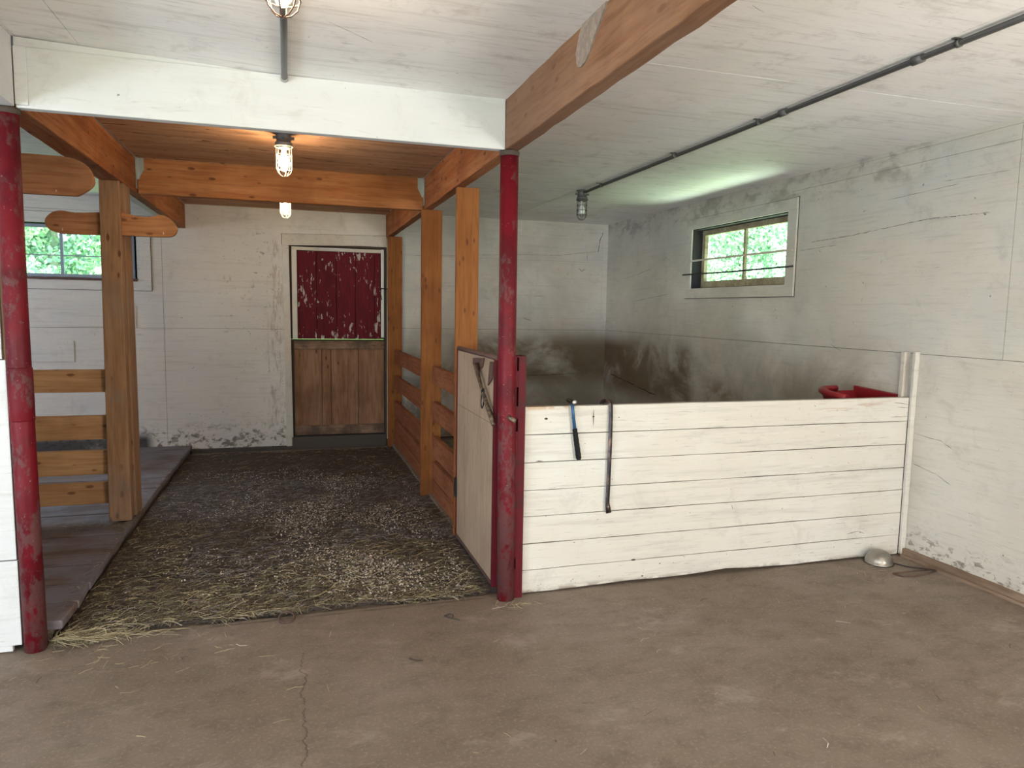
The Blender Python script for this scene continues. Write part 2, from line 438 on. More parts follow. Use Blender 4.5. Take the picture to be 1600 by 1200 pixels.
# ------------------------------------------------------------------ mesh helpers
class MB:
    def __init__(self):
        self.v, self.f, self.mi, self.sm = [], [], [], []

    def add(self, vs, fs, mi=0, smooth=False):
        o = len(self.v)
        self.v += [tuple(map(float, q)) for q in vs]
        self.f += [tuple(i + o for i in fc) for fc in fs]
        self.mi += [mi] * len(fs)
        self.sm += [smooth] * len(fs)
        return self

    def box(self, x0, x1, y0, y1, z0, z1, mi=0):
        vs = [(x, y, z) for x in (x0, x1) for y in (y0, y1) for z in (z0, z1)]
        return self.add(vs, [(0, 1, 3, 2), (4, 6, 7, 5), (0, 4, 5, 1), (2, 3, 7, 6), (0, 2, 6, 4), (1, 5, 7, 3)], mi)

    def hexa(self, b, t, mi=0):
        """bottom loop b (4 pts, ccw from above) and top loop t"""
        return self.add(list(b) + list(t), [(3, 2, 1, 0), (4, 5, 6, 7), (0, 1, 5, 4), (1, 2, 6, 5), (2, 3, 7, 6), (3, 0, 4, 7)], mi)

    def prism(self, pts, axis, a, b, mi=0):
        """polygon pts (u,v) extruded along axis from a to b. axis 'y': (x,z); 'x': (y,z); 'z': (x,y)"""
        def P(u, v, w_):
            return {'y': (u, w_, v), 'x': (w_, u, v), 'z': (u, v, w_)}[axis]
        n = len(pts)
        vs = [P(u, v, a) for u, v in pts] + [P(u, v, b) for u, v in pts]
        fs = [tuple(range(n))[::-1], tuple(range(n, 2 * n))]
        fs += [(i, (i + 1) % n, n + (i + 1) % n, n + i) for i in range(n)]
        return self.add(vs, fs, mi)

    def tube(self, pts, r, n=10, mi=0, smooth=True, closed=False, caps=True, up_=None):
        pts = [Vector(q) for q in pts]
        rs = r if isinstance(r, (list, tuple)) else [r] * len(pts)
        rings = []
        N = len(pts)
        ref = None
        for i, q in enumerate(pts):
            if closed:
                t = (pts[(i + 1) % N] - pts[i - 1]).normalized()
            else:
                t = (pts[min(i + 1, N - 1)] - pts[max(i - 1, 0)]).normalized()
            if ref is None:
                ref = Vector(up_) if up_ else (Vector((0, 0, 1)) if abs(t.z) < 0.9 else Vector((1, 0, 0)))
            a = (ref - t * ref.dot(t)).normalized()
            b = t.cross(a)
            ref = a
            rr = rs[i] if isinstance(rs[i], (list, tuple)) else (rs[i], rs[i])
            rings.append([q + a * (rr[0] * math.cos(2 * math.pi * k / n)) + b * (rr[1] * math.sin(2 * math.pi * k / n)) for k in range(n)])
        vs = [x for rg in rings for x in rg]
        fs = []
        for i in range(N if closed else N - 1):
            j = (i + 1) % N
            for k in range(n):
                fs.append((i * n + k, i * n + (k + 1) % n, j * n + (k + 1) % n, j * n + k))
        self.add(vs, fs, mi, smooth)
        if caps and not closed:
            o = len(self.v) - len(vs)
            self.f += [tuple(o + k for k in range(n))[::-1], tuple(o + (N - 1) * n + k for k in range(n))]
            self.mi += [mi, mi]
            self.sm += [False, False]
        return self

    def lathe(self, c, prof, n=24, mi=0, smooth=True, ax='z'):
        vs, fs = [], []
        for (r, h) in prof:
            for k in range(n):
                a = 2 * math.pi * k / n
                q = (r * math.cos(a), r * math.sin(a), h)
                if ax == 'y':
                    q = (q[0], q[2], q[1])
                vs.append((c[0] + q[0], c[1] + q[1], c[2] + q[2]))
        m = len(prof)
        for i in range(m - 1):
            for k in range(n):
                fs.append((i * n + k, i * n + (k + 1) % n, (i + 1) * n + (k + 1) % n, (i + 1) * n + k))
        self.add(vs, fs, mi, smooth)
        o = len(self.v) - len(vs)
        if prof[0][0] > 1e-4:
            self.f.append(tuple(o + k for k in range(n))[::-1]); self.mi.append(mi); self.sm.append(False)
        if prof[-1][0] > 1e-4:
            self.f.append(tuple(o + (m - 1) * n + k for k in range(n))); self.mi.append(mi); self.sm.append(False)
        return self

    def build(self, name, mats, parent=None, origin=None, bevel=0.0, seg=2):
        if not isinstance(mats, (list, tuple)):
            mats = [mats]
        vs = np.array(self.v)
        if parent is not None:
            off = Vector((0, 0, 0))
            q = parent
            while q is not None:
                off += q.location
                q = q.parent
            loc = (0, 0, 0)
        else:
            off = Vector(origin) if origin is not None else Vector(((vs[:, 0].min() + vs[:, 0].max()) / 2, (vs[:, 1].min() + vs[:, 1].max()) / 2, vs[:, 2].min()))
            loc = off
        vs = vs - np.array(off)
        me = bpy.data.meshes.new(name)
        me.from_pydata(vs.tolist(), [], self.f)
        for m in mats:
            me.materials.append(M[m] if isinstance(m, str) else m)
        me.polygons.foreach_set('material_index', self.mi)
        me.polygons.foreach_set('use_smooth', self.sm)
        me.update()
        o = bpy.data.objects.new(name, me)
        COL.objects.link(o)
        o.location = loc
        if parent is not None:
            o.parent = parent
        if bevel:
            b = o.modifiers.new('bevel', 'BEVEL')
            b.width = bevel
            b.segments = seg
            b.limit_method = 'ANGLE'
            b.angle_limit = R_(40)
        return o


def tag(o, label, cat, group=None, kind=None):
    if label:
        o['label'] = label
    if cat:
        o['category'] = cat
    if group:
        o['group'] = group
    if kind:
        o['kind'] = kind
    return o


def thing(name, loc, label, cat, group=None):
    o = bpy.data.objects.new(name, None)
    COL.objects.link(o)
    o.location = loc
    o.empty_display_size = 0.1
    return tag(o, label, cat, group)


def B(x0, x1, y0, y1, z0, z1):
    return MB().box(x0, x1, y0, y1, z0, z1)


def rough_edges(mb, amp, seed, axis=None):
    rnd = random.Random(seed)
    mb.v = [tuple(q + rnd.uniform(-amp, amp) for q in v) for v in mb.v]
    return mb


def long_box(axis, a0, a1, u0, u1, v0, v1, n=14, amp=0.0015, seed=0, mi=0):
    """a timber with slightly wandering arrises; axis 'x','y','z' is its length"""
    rnd = random.Random(seed)
    mb = MB()
    vs, fs = [], []
    for i in range(n + 1):
        a = a0 + (a1 - a0) * i / n
        for (u, v) in ((u0, v0), (u1, v0), (u1, v1), (u0, v1)):
            u_ = u + rnd.uniform(-amp, amp)
            v_ = v + rnd.uniform(-amp, amp)
            vs.append({'x': (a, u_, v_), 'y': (u_, a, v_), 'z': (u_, v_, a)}[axis])
    for i in range(n):
        for k in range(4):
            fs.append((i * 4 + k, i * 4 + (k + 1) % 4, (i + 1) * 4 + (k + 1) % 4, (i + 1) * 4 + k))
    fs += [(3, 2, 1, 0), (n * 4, n * 4 + 1, n * 4 + 2, n * 4 + 3)]
    return mb.add(vs, fs, mi)


def sliver(mb, plane, pos, pts, w_, seed, mi, proud=0.0012):
    """thin dark crack: a wobbly ribbon lying on a wall plane"""
    rnd = random.Random(seed)
    n = max(2, int(sum(math.dist(pts[i], pts[i + 1]) for i in range(len(pts) - 1)) / 0.04))
    line = []
    for i in range(len(pts) - 1):
        for k in range(n):
            t = k / n
            line.append((pts[i][0] + (pts[i + 1][0] - pts[i][0]) * t, pts[i][1] + (pts[i + 1][1] - pts[i][1]) * t))
    line.append(pts[-1])
    vs = []
    N = len(line)
    for i, (u, v) in enumerate(line):
        a, b = line[max(i - 1, 0)], line[min(i + 1, N - 1)]
        d = Vector((b[0] - a[0], b[1] - a[1]))
        d.normalize()
        h = w_ * rnd.uniform(0.25, 1.0) * (0.3 if i in (0, N - 1) else 1)
        u += rnd.uniform(-1, 1) * w_ * 0.5
        v += rnd.uniform(-1, 1) * w_ * 0.5
        for s_ in (-1, 1):
            uu, vv = u - d.y * h * 0.5 * s_, v + d.x * h * 0.5 * s_
            vs.append({'x': (pos + proud, uu, vv), 'y': (uu, pos + proud, vv), 'z': (uu, vv, pos + proud)}[plane])
    mb.add(vs, [(2 * i, 2 * i + 1, 2 * i + 3, 2 * i + 2) for i in range(N - 1)], mi)


# ------------------------------------------------------------------ setting: floor, ceiling, walls
XR, YB, ZC = 3.52, 7.68, 2.44
XL, YF = -4.6, -3.9


def fz(y):      # height of the sunken middle floor
    return -0.012 - 0.045 * max(0.0, (y - 3.33)) / 4.35


mb = MB()
mb.box(XL - 0.1, XR + 0.15, YF - 0.1, 3.33, -0.15, 0)
mb.box(XL - 0.1, -0.99, 3.33, YB + 0.12, -0.15, -0.07)
mb.box(1.0, XR + 0.15, 3.33, YB + 0.12, -0.15, 0)
mb.hexa([(-0.99, 3.33, -0.15), (1.0, 3.33, -0.15), (1.0, YB + 0.12, -0.15), (-0.99, YB + 0.12, -0.15)],
        [(-0.99, 3.33, fz(3.33)), (1.0, 3.33, fz(3.33)), (1.0, YB + 0.12, fz(YB)), (-0.99, YB + 0.12, fz(YB))])
floor = mb.build('floor', 'concrete', origin=(0, 0, 0))
tag(floor, None, None, kind='structure')

# ceiling: painted sheets over three bays, thin joints
mb = MB()
mb.box(XL - 0.1, XR + 0.15, YF - 0.1, YB + 0.12, ZC + 0.012, ZC + 0.12, 1)
xs = [1.02, 2.28, XR]
ys = [YF, -2.2, 0.24, 2.70, 5.14, 6.40, YB]
G_ = 0.0018
for i in range(len(xs) - 1):
    for j in range(len(ys) - 1):
        mb.box(xs[i] + (G_ if i else 0), xs[i + 1] - (G_ if i < len(xs) - 2 else 0), ys[j] + G_, ys[j + 1] - G_, ZC, ZC + 0.012)
xs = [XL, -3.4, -2.2, -1.0]
ys2 = [YF, -1.0, 1.44, 3.88, 6.32, YB]
for i in range(3):
    for j in range(5):
        mb.box(xs[i] + G_, xs[i + 1] - G_, ys2[j] + G_, ys2[j + 1] - G_, ZC, ZC + 0.012)


def zc(x):      # the middle bay's sheets sag to the right
    return 2.442 + (2.404 - 2.442) * min(1, max(0, (x + 1.0) / 0.9)) if x < -0.1 else 2.404 - 0.004 * (x + 0.1)


xs = [-1.0, -0.778, -0.45, -0.1, 0.4, 0.96]
for i in range(5):
    for (a, b) in ((YF, -1.0), (-1.0, 1.44), (1.44, 3.285)):
        x0, x1 = xs[i], xs[i + 1]
        if i == 0:
            x1 -= 0.0012
        if i == 1:
            x0 += 0.0012
        mb.hexa([(x0, a + G_, zc(x0)), (x1, a + G_, zc(x1)), (x1, b - G_, zc(x1)), (x0, b - G_, zc(x0))],
                [(x0, a + G_, ZC + 0.02), (x1, a + G_, ZC + 0.02), (x1, b - G_, ZC + 0.02), (x0, b - G_, ZC + 0.02)])
for k, (pts, w_) in enumerate([([(-0.2, 1.9), (0.1, 2.25), (0.25, 2.32)], 0.003), ([(0.12, 2.6), (0.3, 2.75)], 0.003), ([(1.45, 2.1), (1.52, 2.13)], 0.004)]):
    sliver(mb, 'z', (zc(0) if pts[0][0] < 1 else ZC), pts, w_, k, 2, -0.0015)
ceiling = mb.build('ceiling', ['ceiling', 'caulk', 'mark'], origin=(0, 0, ZC))
tag(ceiling, None, None, kind='structure')
mb = B(-0.985, 0.957, 3.29, 5.40, 2.412, 2.438).box(-0.985, 0.957, 5.46, YB, 2.412, 2.438)
for k in range(70):      # long dark checks in the veneer
    rnd = random.Random(900 + k)
    x0, y0 = rnd.uniform(-0.9, 0.8), rnd.uniform(3.4, 5.35)
    sliver(mb, 'z', 2.412, [(x0, y0), (x0 + rnd.uniform(0.05, 0.25), y0 + rnd.uniform(-0.01, 0.01))], rnd.uniform(0.003, 0.010), k, 1, -0.001)
o = mb.build('plywood_sheet', ['bare_ply', M['rust']], parent=ceiling)
o['label'] = 'bare brown plywood sheet above the middle aisle'
# ceiling above everything is closed by a roof deck in the same object

# right wall
X0, X1 = XR, XR + 0.13
WR = (4.49, 5.82, 1.65, 2.20)
mb = MB()
mb.box(X0 + 0.012, X0 + 0.02, YF, WR[0], 0.06, ZC, 1).box(X0 + 0.012, X0 + 0.02, WR[1], YB, 0.06, ZC, 1)
mb.box(X0 + 0.012, X0 + 0.02, WR[0], WR[1], 0.06, WR[2], 1).box(X0 + 0.012, X0 + 0.02, WR[0], WR[1], WR[3], ZC, 1)
mb.box(X0 + 0.02, X1, YF, WR[0], 0, ZC + 0.1, 0).box(X0 + 0.02, X1, WR[1], YB + 0.1, 0, ZC + 0.1, 0)
mb.box(X0 + 0.02, X1, WR[0], WR[1], 0, WR[2], 0).box(X0 + 0.02, X1, WR[0], WR[1], WR[3], ZC + 0.1, 0)
sg = 0.0014
mb.box(X0, X0 + 0.012, YF, 2.2, 0.046, 1.22 - sg).box(X0, X0 + 0.012, 2.2, 4.9, 0.046, 1.22 - sg).box(X0, X0 + 0.012, 4.9, YB, 0.03, 1.22 - sg)
mb.box(X0, X0 + 0.012, YF, 2.76 - sg, 1.22 + sg, ZC)
mb.box(X0, X0 + 0.012, 2.76 + sg, WR[0], 1.22 + sg, 2.335 - sg * 0.6).box(X0, X0 + 0.012, 2.76 + sg, WR[0], 2.335 + sg * 0.6, ZC)
mb.box(X0, X0 + 0.012, WR[1], YB, 1.22 + sg, ZC)
mb.box(X0, X0 + 0.012, WR[0], WR[1], 1.22 + sg, WR[2]).box(X0, X0 + 0.012, WR[0], WR[1], WR[3], ZC)
mb.box(X0 - 0.008, X0, 2.4, 4.1, 2.415, ZC)           # thin strip under the ceiling
cr = [([(4.25, 1.95), (3.9, 1.96), (3.3, 2.00), (2.9, 1.99)], 0.004), ([(4.36, 1.90), (4.2, 1.905), (4.0, 1.91)], 0.003), ([(3.6, 2.15), (3.1, 2.17)], 0.0025),
      ([(3.2, 2.20), (2.8, 2.19)], 0.003), ([(2.74, 2.10), (2.5, 2.09)], 0.004), ([(7.2, 1.80), (6.6, 1.88)], 0.003), ([(7.0, 1.55), (6.2, 1.62)], 0.003),
      ([(3.27, 0.75), (3.08, 0.735), (3.0, 0.70)], 0.0035), ([(3.27, 0.57), (3.1, 0.54), (3.0, 0.50)], 0.003), ([(7.5, 0.72), (6.4, 0.60)], 0.012), ([(4.0, 1.24), (3.9, 1.2)], 0.006)]
for k, (pts, w_) in enumerate(cr):
    sliver(mb, 'x', X0, pts, w_, k, 2, -0.0012)
rnd = random.Random(5)
for k in range(90):
    y0, z0 = rnd.uniform(1.8, 7.5), rnd.choice([rnd.uniform(0.1, 1.2), rnd.uniform(1.2, 2.42), rnd.uniform(2.2, 2.43), rnd.uniform(0.1, 0.6)])
    if 4.3 < y0 < 6 and 1.5 < z0 < 2.35:
        continue
    a = rnd.uniform(0, 3.14)
    L = rnd.uniform(0.004, 0.028)
    sliver(mb, 'x', X0, [(y0, z0), (y0 + L * math.cos(a), z0 + L * math.sin(a))], rnd.uniform(0.002, 0.006), k, 2, -0.0012)
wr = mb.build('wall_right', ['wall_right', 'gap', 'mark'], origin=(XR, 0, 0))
tag(wr, None, None, kind='structure')
mb = long_box('y', YF, 3.28, X0 - 0.022, X0 + 0.004, 0.0, 0.048, 60, 0.002, 3)
mb2 = long_box('y', 1.0, 3.26, X0 - 0.045, X0 - 0.022, 0.0, 0.016, 40, 0.002, 5)
mb.add(mb2.v, mb2.f)
tag(mb.build('baseboard_right', 'curb_wood'), None, None, kind='structure')

# back wall
WL = (-2.72, -1.44, 1.67, 2.165)
DR = (-0.03, 0.955, -0.03, 2.055)
mb = MB()
Y0, Y1 = YB, YB + 0.13
for (y0, y1, mi) in ((Y0 + 0.02, Y1, 0), (Y0 + 0.012, Y0 + 0.02, 1)):
    mb.box(XL, WL[0], y0, y1, -0.1, ZC + 0.1, mi).box(WL[0], WL[1], y0, y1, -0.1, WL[2], mi).box(WL[0], WL[1], y0, y1, WL[3], ZC + 0.1, mi)
    mb.box(WL[1], DR[0], y0, y1, -0.1, ZC + 0.1, mi).box(DR[0], DR[1], y0, y1, DR[3], ZC + 0.1, mi).box(DR[1], XR + 0.13, y0, y1, -0.1, ZC + 0.1, mi)
P0, P1 = Y0, Y0 + 0.012
sz = 1.2
mb.box(XL, -1.205 - sg, P0, P1, -0.0, sz - sg).box(-1.205 + sg, DR[0], P0, P1, -0.015, sz - sg)
mb.box(-1.205 + sg, DR[0], P0, P1, sz + sg, ZC).box(DR[0], DR[1], P0, P1, DR[3], ZC)
mb.box(WL[1], -1.205 - sg, P0, P1, sz + sg, ZC).box(XL, WL[0], P0, P1, sz + sg, ZC)
mb.box(WL[0], WL[1], P0, P1, sz + sg, WL[2]).box(WL[0], WL[1], P0, P1, WL[3], 2.30 - sg).box(WL[0], WL[1], P0, P1, 2.30 + sg, ZC)
mb.box(DR[1], XR, P0, P1, 0.02, 1.218 - sg)
mb.box(DR[1], 3.30 - 0.0008, P0, P1, 1.218 + sg, 2.00).box(DR[1], 3.30, P0, P1, 2.0018, ZC).box(3.30, XR, P0, P1, 1.218 + sg, ZC)
mb.box(3.455, XR, P0 - 0.006, P0, 1.3, 2.40)          # corner strip
mb.box(-2.05, -1.45, P0 - 0.012, P0, 1.212, 1.415).box(-2.75, -1.99, P0 - 0.012, P0, 0.875, 1.075)
cr = [([(1.25, 1.995), (2.4, 2.055), (2.9, 2.065), (3.4, 2.13)], 0.0035), ([(3.4, 2.12), (3.42, 2.25), (3.48, 2.40)], 0.009), ([(3.26, 2.14), (3.27, 2.0)], 0.004),
      ([(3.16, 1.93), (3.2, 1.90), (3.25, 1.92)], 0.009), ([(2.1, 0.68), (3.15, 0.71)], 0.007), ([(2.62, 1.60), (2.74, 1.60)], 0.006), ([(2.5, 1.35), (2.6, 1.32)], 0.006),
      ([(1.25, 1.35), (1.3, 1.5)], 0.003)]
for k, (pts, w_) in enumerate(cr):
    sliver(mb, 'y', Y0, pts, w_, 40 + k, 2, -0.0012)
rnd = random.Random(8)
for k in range(150):
    q = rnd.random()
    if q < 0.45:
        x0, z0 = rnd.gauss(-0.35, 0.22), rnd.uniform(0.6, 2.2)
    elif q < 0.7:
        x0, z0 = rnd.uniform(-1.2, -0.1), rnd.uniform(0.0, 0.35)
    elif q < 0.85:
        x0, z0 = rnd.uniform(1.1, 3.45), rnd.uniform(1.0, 2.4)
    else:
        x0, z0 = rnd.uniform(-2.6, -0.1), rnd.uniform(0.1, 2.3)
    if (-0.12 < x0 < 1.05) or (x0 < -1.28 and 1.5 < z0 < 2.25):
        continue
    a = rnd.uniform(0, 3.14)
    L = rnd.uniform(0.004, 0.022)
    sliver(mb, 'y', Y0, [(x0, z0), (x0 + L * math.cos(a), z0 + L * math.sin(a)), (x0 + L * 1.4 * math.cos(a + 0.7), z0 + L * 1.4 * math.sin(a + 0.7))], rnd.uniform(0.0015, 0.004), k, 2, -0.0012)
for k in range(60):     # thin scratches and cobwebs beside the door
    x0, z0 = rnd.gauss(-0.14, 0.05), rnd.uniform(0.02, 1.0)
    if x0 > -0.1:
        continue
    a = rnd.uniform(0, 3.14)
    L = rnd.uniform(0.03, 0.11)
    sliver(mb, 'y', Y0, [(x0, z0), (x0 + L * 0.6 * math.cos(a), z0 + L * math.sin(a))], 0.0022, k, 2, -0.0012)
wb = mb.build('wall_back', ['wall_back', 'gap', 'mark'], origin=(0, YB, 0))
tag(wb, None, None, kind='structure')
mb = long_box('x', -0.99, 0.0, YB - 0.035, YB + 0.004, -0.075, -0.018, 20, 0.006, 9)
tag(mb.build('baseboard_back', 'curb'), None, None, kind='structure')
# left wall and front wall (behind the camera) close the barn
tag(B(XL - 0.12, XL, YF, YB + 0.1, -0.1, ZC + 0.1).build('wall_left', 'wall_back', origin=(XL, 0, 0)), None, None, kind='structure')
mb = MB().box(XL, -3.6, YF - 0.12, YF, -0.1, ZC + 0.1).box(-0.2, XR + 0.1, YF - 0.12, YF, -0.1, ZC + 0.1).box(-3.6, -0.2, YF - 0.12, YF, 2.35, ZC + 0.1)
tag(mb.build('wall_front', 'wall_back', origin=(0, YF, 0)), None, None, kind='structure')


# ------------------------------------------------------------------ windows
def frame4(mb, a0, a1, z0, z1, wd, plane, p0, p1, mi=0, wb_=None):
    wb_ = wb_ or wd
    for (u0, u1, v0, v1) in ((a0, a1, z1 - wd, z1), (a0, a1, z0, z0 + wb_), (a0, a0 + wd, z0 + wb_, z1 - wd), (a1 - wd, a1, z0 + wb_, z1 - wd)):
        if plane == 'x':
            mb.box(p0, p1, u0, u1, v0, v1, mi)
        else:
            mb.box(u0, u1, p0, p1, v0, v1, mi)
    return mb


w2 = bpy.data.objects.new('window_2', None)
COL.objects.link(w2)
w2.location = (XR, 5.15, 1.6)
tag(w2, None, None, kind='structure')
mb = MB()
mb.box(XR - 0.018, XR, 4.40, 5.92, 2.195, 2.285).box(XR - 0.018, XR, 4.40, 5.92, 1.572, 1.66).box(XR - 0.018, XR, 4.40, 4.495, 1.66, 2.195).box(XR - 0.018, XR, 5.82, 5.92, 1.66, 2.195)
mb.build('casing', 'wall_right', parent=w2, bevel=0.002)
frame4(MB(), 4.395, 5.925, 1.567, 2.29, 0.05, 'x', XR - 0.003, XR - 0.0005).build('casing_gap', 'gap', parent=w2)
mb = frame4(MB(), 4.475, 5.825, 1.645, 2.205, 0.018, 'x', XR + 0.0, XR + 0.13)
mb.build('jamb', 'jamb', parent=w2)
mb = frame4(MB(), 4.50, 5.80, 1.665, 2.185, 0.045, 'x', XR + 0.085, XR + 0.12, 0, 0.062)
mb.box(XR + 0.09, XR + 0.115, 5.155, 5.18, 1.70, 2.15)
mb.build('sash', 'sash', parent=w2, bevel=0.002)
B(XR + 0.10, XR + 0.104, 4.54, 5.76, 1.72, 2.15).build('pane', 'glass', parent=w2)
mb = long_box('y', 4.42, 5.90, XR - 0.024, XR - 0.018, 1.902, 1.918, 12, 0.0008, 2)
o = mb.build('bar', 'white_trim', parent=w2); o['label'] = 'pale flat bar screwed across the window'
o = MB().tube([(XR - 0.026, 4.40, 1.79), (XR - 0.024, 5.15, 1.785), (XR - 0.026, 5.935, 1.79)], 0.0065, 8).build('bar', 'black_steel', parent=w2)
o['label'] = 'dark rod across the window'

w1 = bpy.data.objects.new('window_1', None)
COL.objects.link(w1)
w1.location = (-2.08, YB, 1.6)
tag(w1, None, None, kind='structure')
mb = MB()
mb.box(-2.83, -1.30, YB - 0.016, YB, 1.56, 1.66).box(-1.41, -1.30, YB - 0.016, YB, 1.66, 2.27).box(-2.83, -1.41, YB - 0.016, YB, 2.17, 2.27).box(-2.83, -2.72, YB - 0.016, YB, 1.66, 2.17)
mb.build('casing', 'wall_back', parent=w1, bevel=0.002)
frame4(MB(), -2.835, -1.296, 1.556, 2.274, 0.05, 'y', YB - 0.003, YB - 0.0005).build('casing_gap', 'gap', parent=w1)
frame4(MB(), -2.735, -1.425, 1.655, 2.18, 0.018, 'y', YB, YB + 0.13).build('jamb', 'jamb', parent=w1)
mb = frame4(MB(), -2.71, -1.455, 1.675, 2.16, 0.03, 'y', YB + 0.06, YB + 0.09)
mb.box(-2.085, -2.06, YB + 0.062, YB + 0.088, 1.70, 2.14).box(-2.68, -1.48, YB + 0.066, YB + 0.08, 1.872, 1.882)
mb.build('sash', 'blue_sash', parent=w1)
B(-2.69, -1.47, YB + 0.073, YB + 0.076, 1.70, 2.14).build('pane', 'glass', parent=w1)
mb = long_box('x', -2.75, -1.42, YB - 0.03, YB + 0.01, 1.648, 1.672, 20, 0.002, 3)
mb.build('sill', 'rust', parent=w1)

# ------------------------------------------------------------------ dutch door
d1 = bpy.data.objects.new('door_1', None)
COL.objects.link(d1)
d1.location = (0.46, YB - 0.01, 0.0)
tag(d1, None, None, kind='structure')
d1['label'] = 'split stable door, peeling red upper leaf over a bare plank lower leaf'
mb = MB()
yc = YB - 0.018
mb.hexa([(-0.076, yc, -0.02), (-0.006, yc, -0.02), (-0.006, YB, -0.02), (-0.076, YB, -0.02)], [(-0.088, yc, 2.05), (-0.026, yc, 2.05), (-0.026, YB, 2.05), (-0.088, YB, 2.05)])
mb.hexa([(-0.092, yc, 2.052), (0.962, yc, 2.085), (0.962, YB, 2.085), (-0.092, YB, 2.052)], [(-0.092, yc, 2.165), (0.962, yc, 2.19), (0.962, YB, 2.19), (-0.092, YB, 2.165)])
mb.build('casing', 'white_trim', parent=d1, bevel=0.002)
MB().hexa([(-0.097, YB - 0.003, 2.06), (0.965, YB - 0.003, 2.10), (0.965, YB - 0.0005, 2.10), (-0.097, YB - 0.0005, 2.06)], [(-0.097, YB - 0.003, 2.169), (0.965, YB - 0.003, 2.194), (0.965, YB - 0.0005, 2.194), (-0.097, YB - 0.0005, 2.169)]).build('casing_gap', 'gap', parent=d1)
frame4(MB(), -0.035, 0.965, -0.06, 2.075, 0.02, 'y', YB - 0.005, YB + 0.13).build('jamb', 'gap', parent=d1)
B(-0.02, 0.955, YB - 0.03, YB + 0.12, -0.06, 0.075).build('threshold', 'curb', parent=d1, bevel=0.006)
mb = MB().box(0.0, 0.05, YB - 0.004, YB + 0.02, 1.10, 2.045).box(0.05, 0.905, YB - 0.002, YB + 0.02, 2.01, 2.045)
mb.build('frame_strip', 'white_trim', parent=d1, bevel=0.002)
mb = MB().box(0.905, 0.938, YB - 0.006, YB + 0.012, 1.12, 2.05)
mb.build('metal_strip', 'silver_strip', parent=d1, bevel=0.003)
ul = MB()
xsd = [0.052, 0.245, 0.445, 0.64, 0.84, 0.903]
for i in range(5):
    ul.box(xsd[i] + 0.0022, xsd[i + 1] - 0.0022, YB + 0.022, YB + 0.05, 1.102, 2.008)
ul.box(-0.03, 0.96, YB + 0.05, YB + 0.065, 1.0985, 2.065, 1)
o = ul.build('upper_leaf', ['red_peel', 'gap'], parent=d1, bevel=0.0025)
o['label'] = 'dark red upper leaf with white paint peeling through'
ll = MB()
xsd = [0.01, 0.29, 0.383, 0.667, 0.942]
for i in range(4):
    ll.box(xsd[i] + 0.0022, xsd[i + 1] - 0.0022, YB + 0.022, YB + 0.05, 0.10, 1.08)
ll.box(-0.03, 0.96, YB + 0.05, YB + 0.065, 0.06, 1.0968, 1)
o = ll.build('lower_leaf', ['door_wood', 'gap'], parent=d1, bevel=0.003)
o['label'] = 'bare weathered plank lower leaf'
long_box('x', 0.012, 0.94, YB + 0.0, YB + 0.022, 0.995, 1.08, 10, 0.001, 1).build('top_rail', 'door_rail', parent=o, bevel=0.003)
long_box('x', 0.012, 0.94, YB + 0.002, YB + 0.022, 0.088, 0.188, 10, 0.001, 2).build('bottom_rail', 'door_rail', parent=o, bevel=0.003)
mb = MB().tube([(0.90, YB - 0.02, 1.64), (0.98, YB - 0.025, 1.635)], 0.006, 8).tube([(0.905, YB - 0.02, 1.64), (0.90, YB - 0.022, 1.58), (0.912, YB - 0.022, 1.52)], 0.004, 6)
mb.build('latch', 'black_steel', parent=d1)

# ------------------------------------------------------------------ beams
ZB = 2.174
o = thing('header_beam', (-0.02, 3.265, ZB), 'white painted header beam across the middle aisle, between the two red pipe columns', 'beam')
rough_edges(B(-0.999, 0.953, 3.246, 3.288, ZB, 2.402), 0.001, 1).build('plank', 'header', parent=o, bevel=0.003)
mb = MB().add([(-1.0, 3.256, 2.402), (0.0, 3.256, 2.402), (0.0, 3.256, 2.404), (-1.0, 3.256, 2.438), (-1.0, 3.286, 2.402), (0.0, 3.286, 2.402), (0.0, 3.286, 2.404), (-1.0, 3.286, 2.438)],
              [(0, 1, 2, 3), (7, 6, 5, 4), (3, 2, 6, 7), (0, 4, 5, 1)])
mb.build('filler_strip', 'header', parent=o)
B(-0.999, -0.955, 3.238, 3.247, ZB + 0.01, 2.40).build('end_cleat', 'header', parent=o, bevel=0.002)

mb = long_box('y', YF + 0.005, 3.252, 0.955, 1.022, ZB, 2.436, 60, 0.0022, 11)
fb = mb.build('ceiling_beam', 'brown_beam', bevel=0.006)
tag(fb, 'weathered brown timber beam running overhead from the right red column towards the viewer', 'beam')
rnd = random.Random(4)
pts = [(2.335, 2.262), (2.30, 2.268), (2.262, 2.29), (2.235, 2.32), (2.20, 2.345), (2.165, 2.375), (2.14, 2.401), (2.25, 2.401), (2.33, 2.40), (2.355, 2.38), (2.37, 2.35), (2.385, 2.32), (2.375, 2.285), (2.36, 2.268)]
o = MB().prism(pts, 'x', 0.9495, 0.957).build('patch', 'tar', parent=fb)
o['label'] = 'grey rough patch'

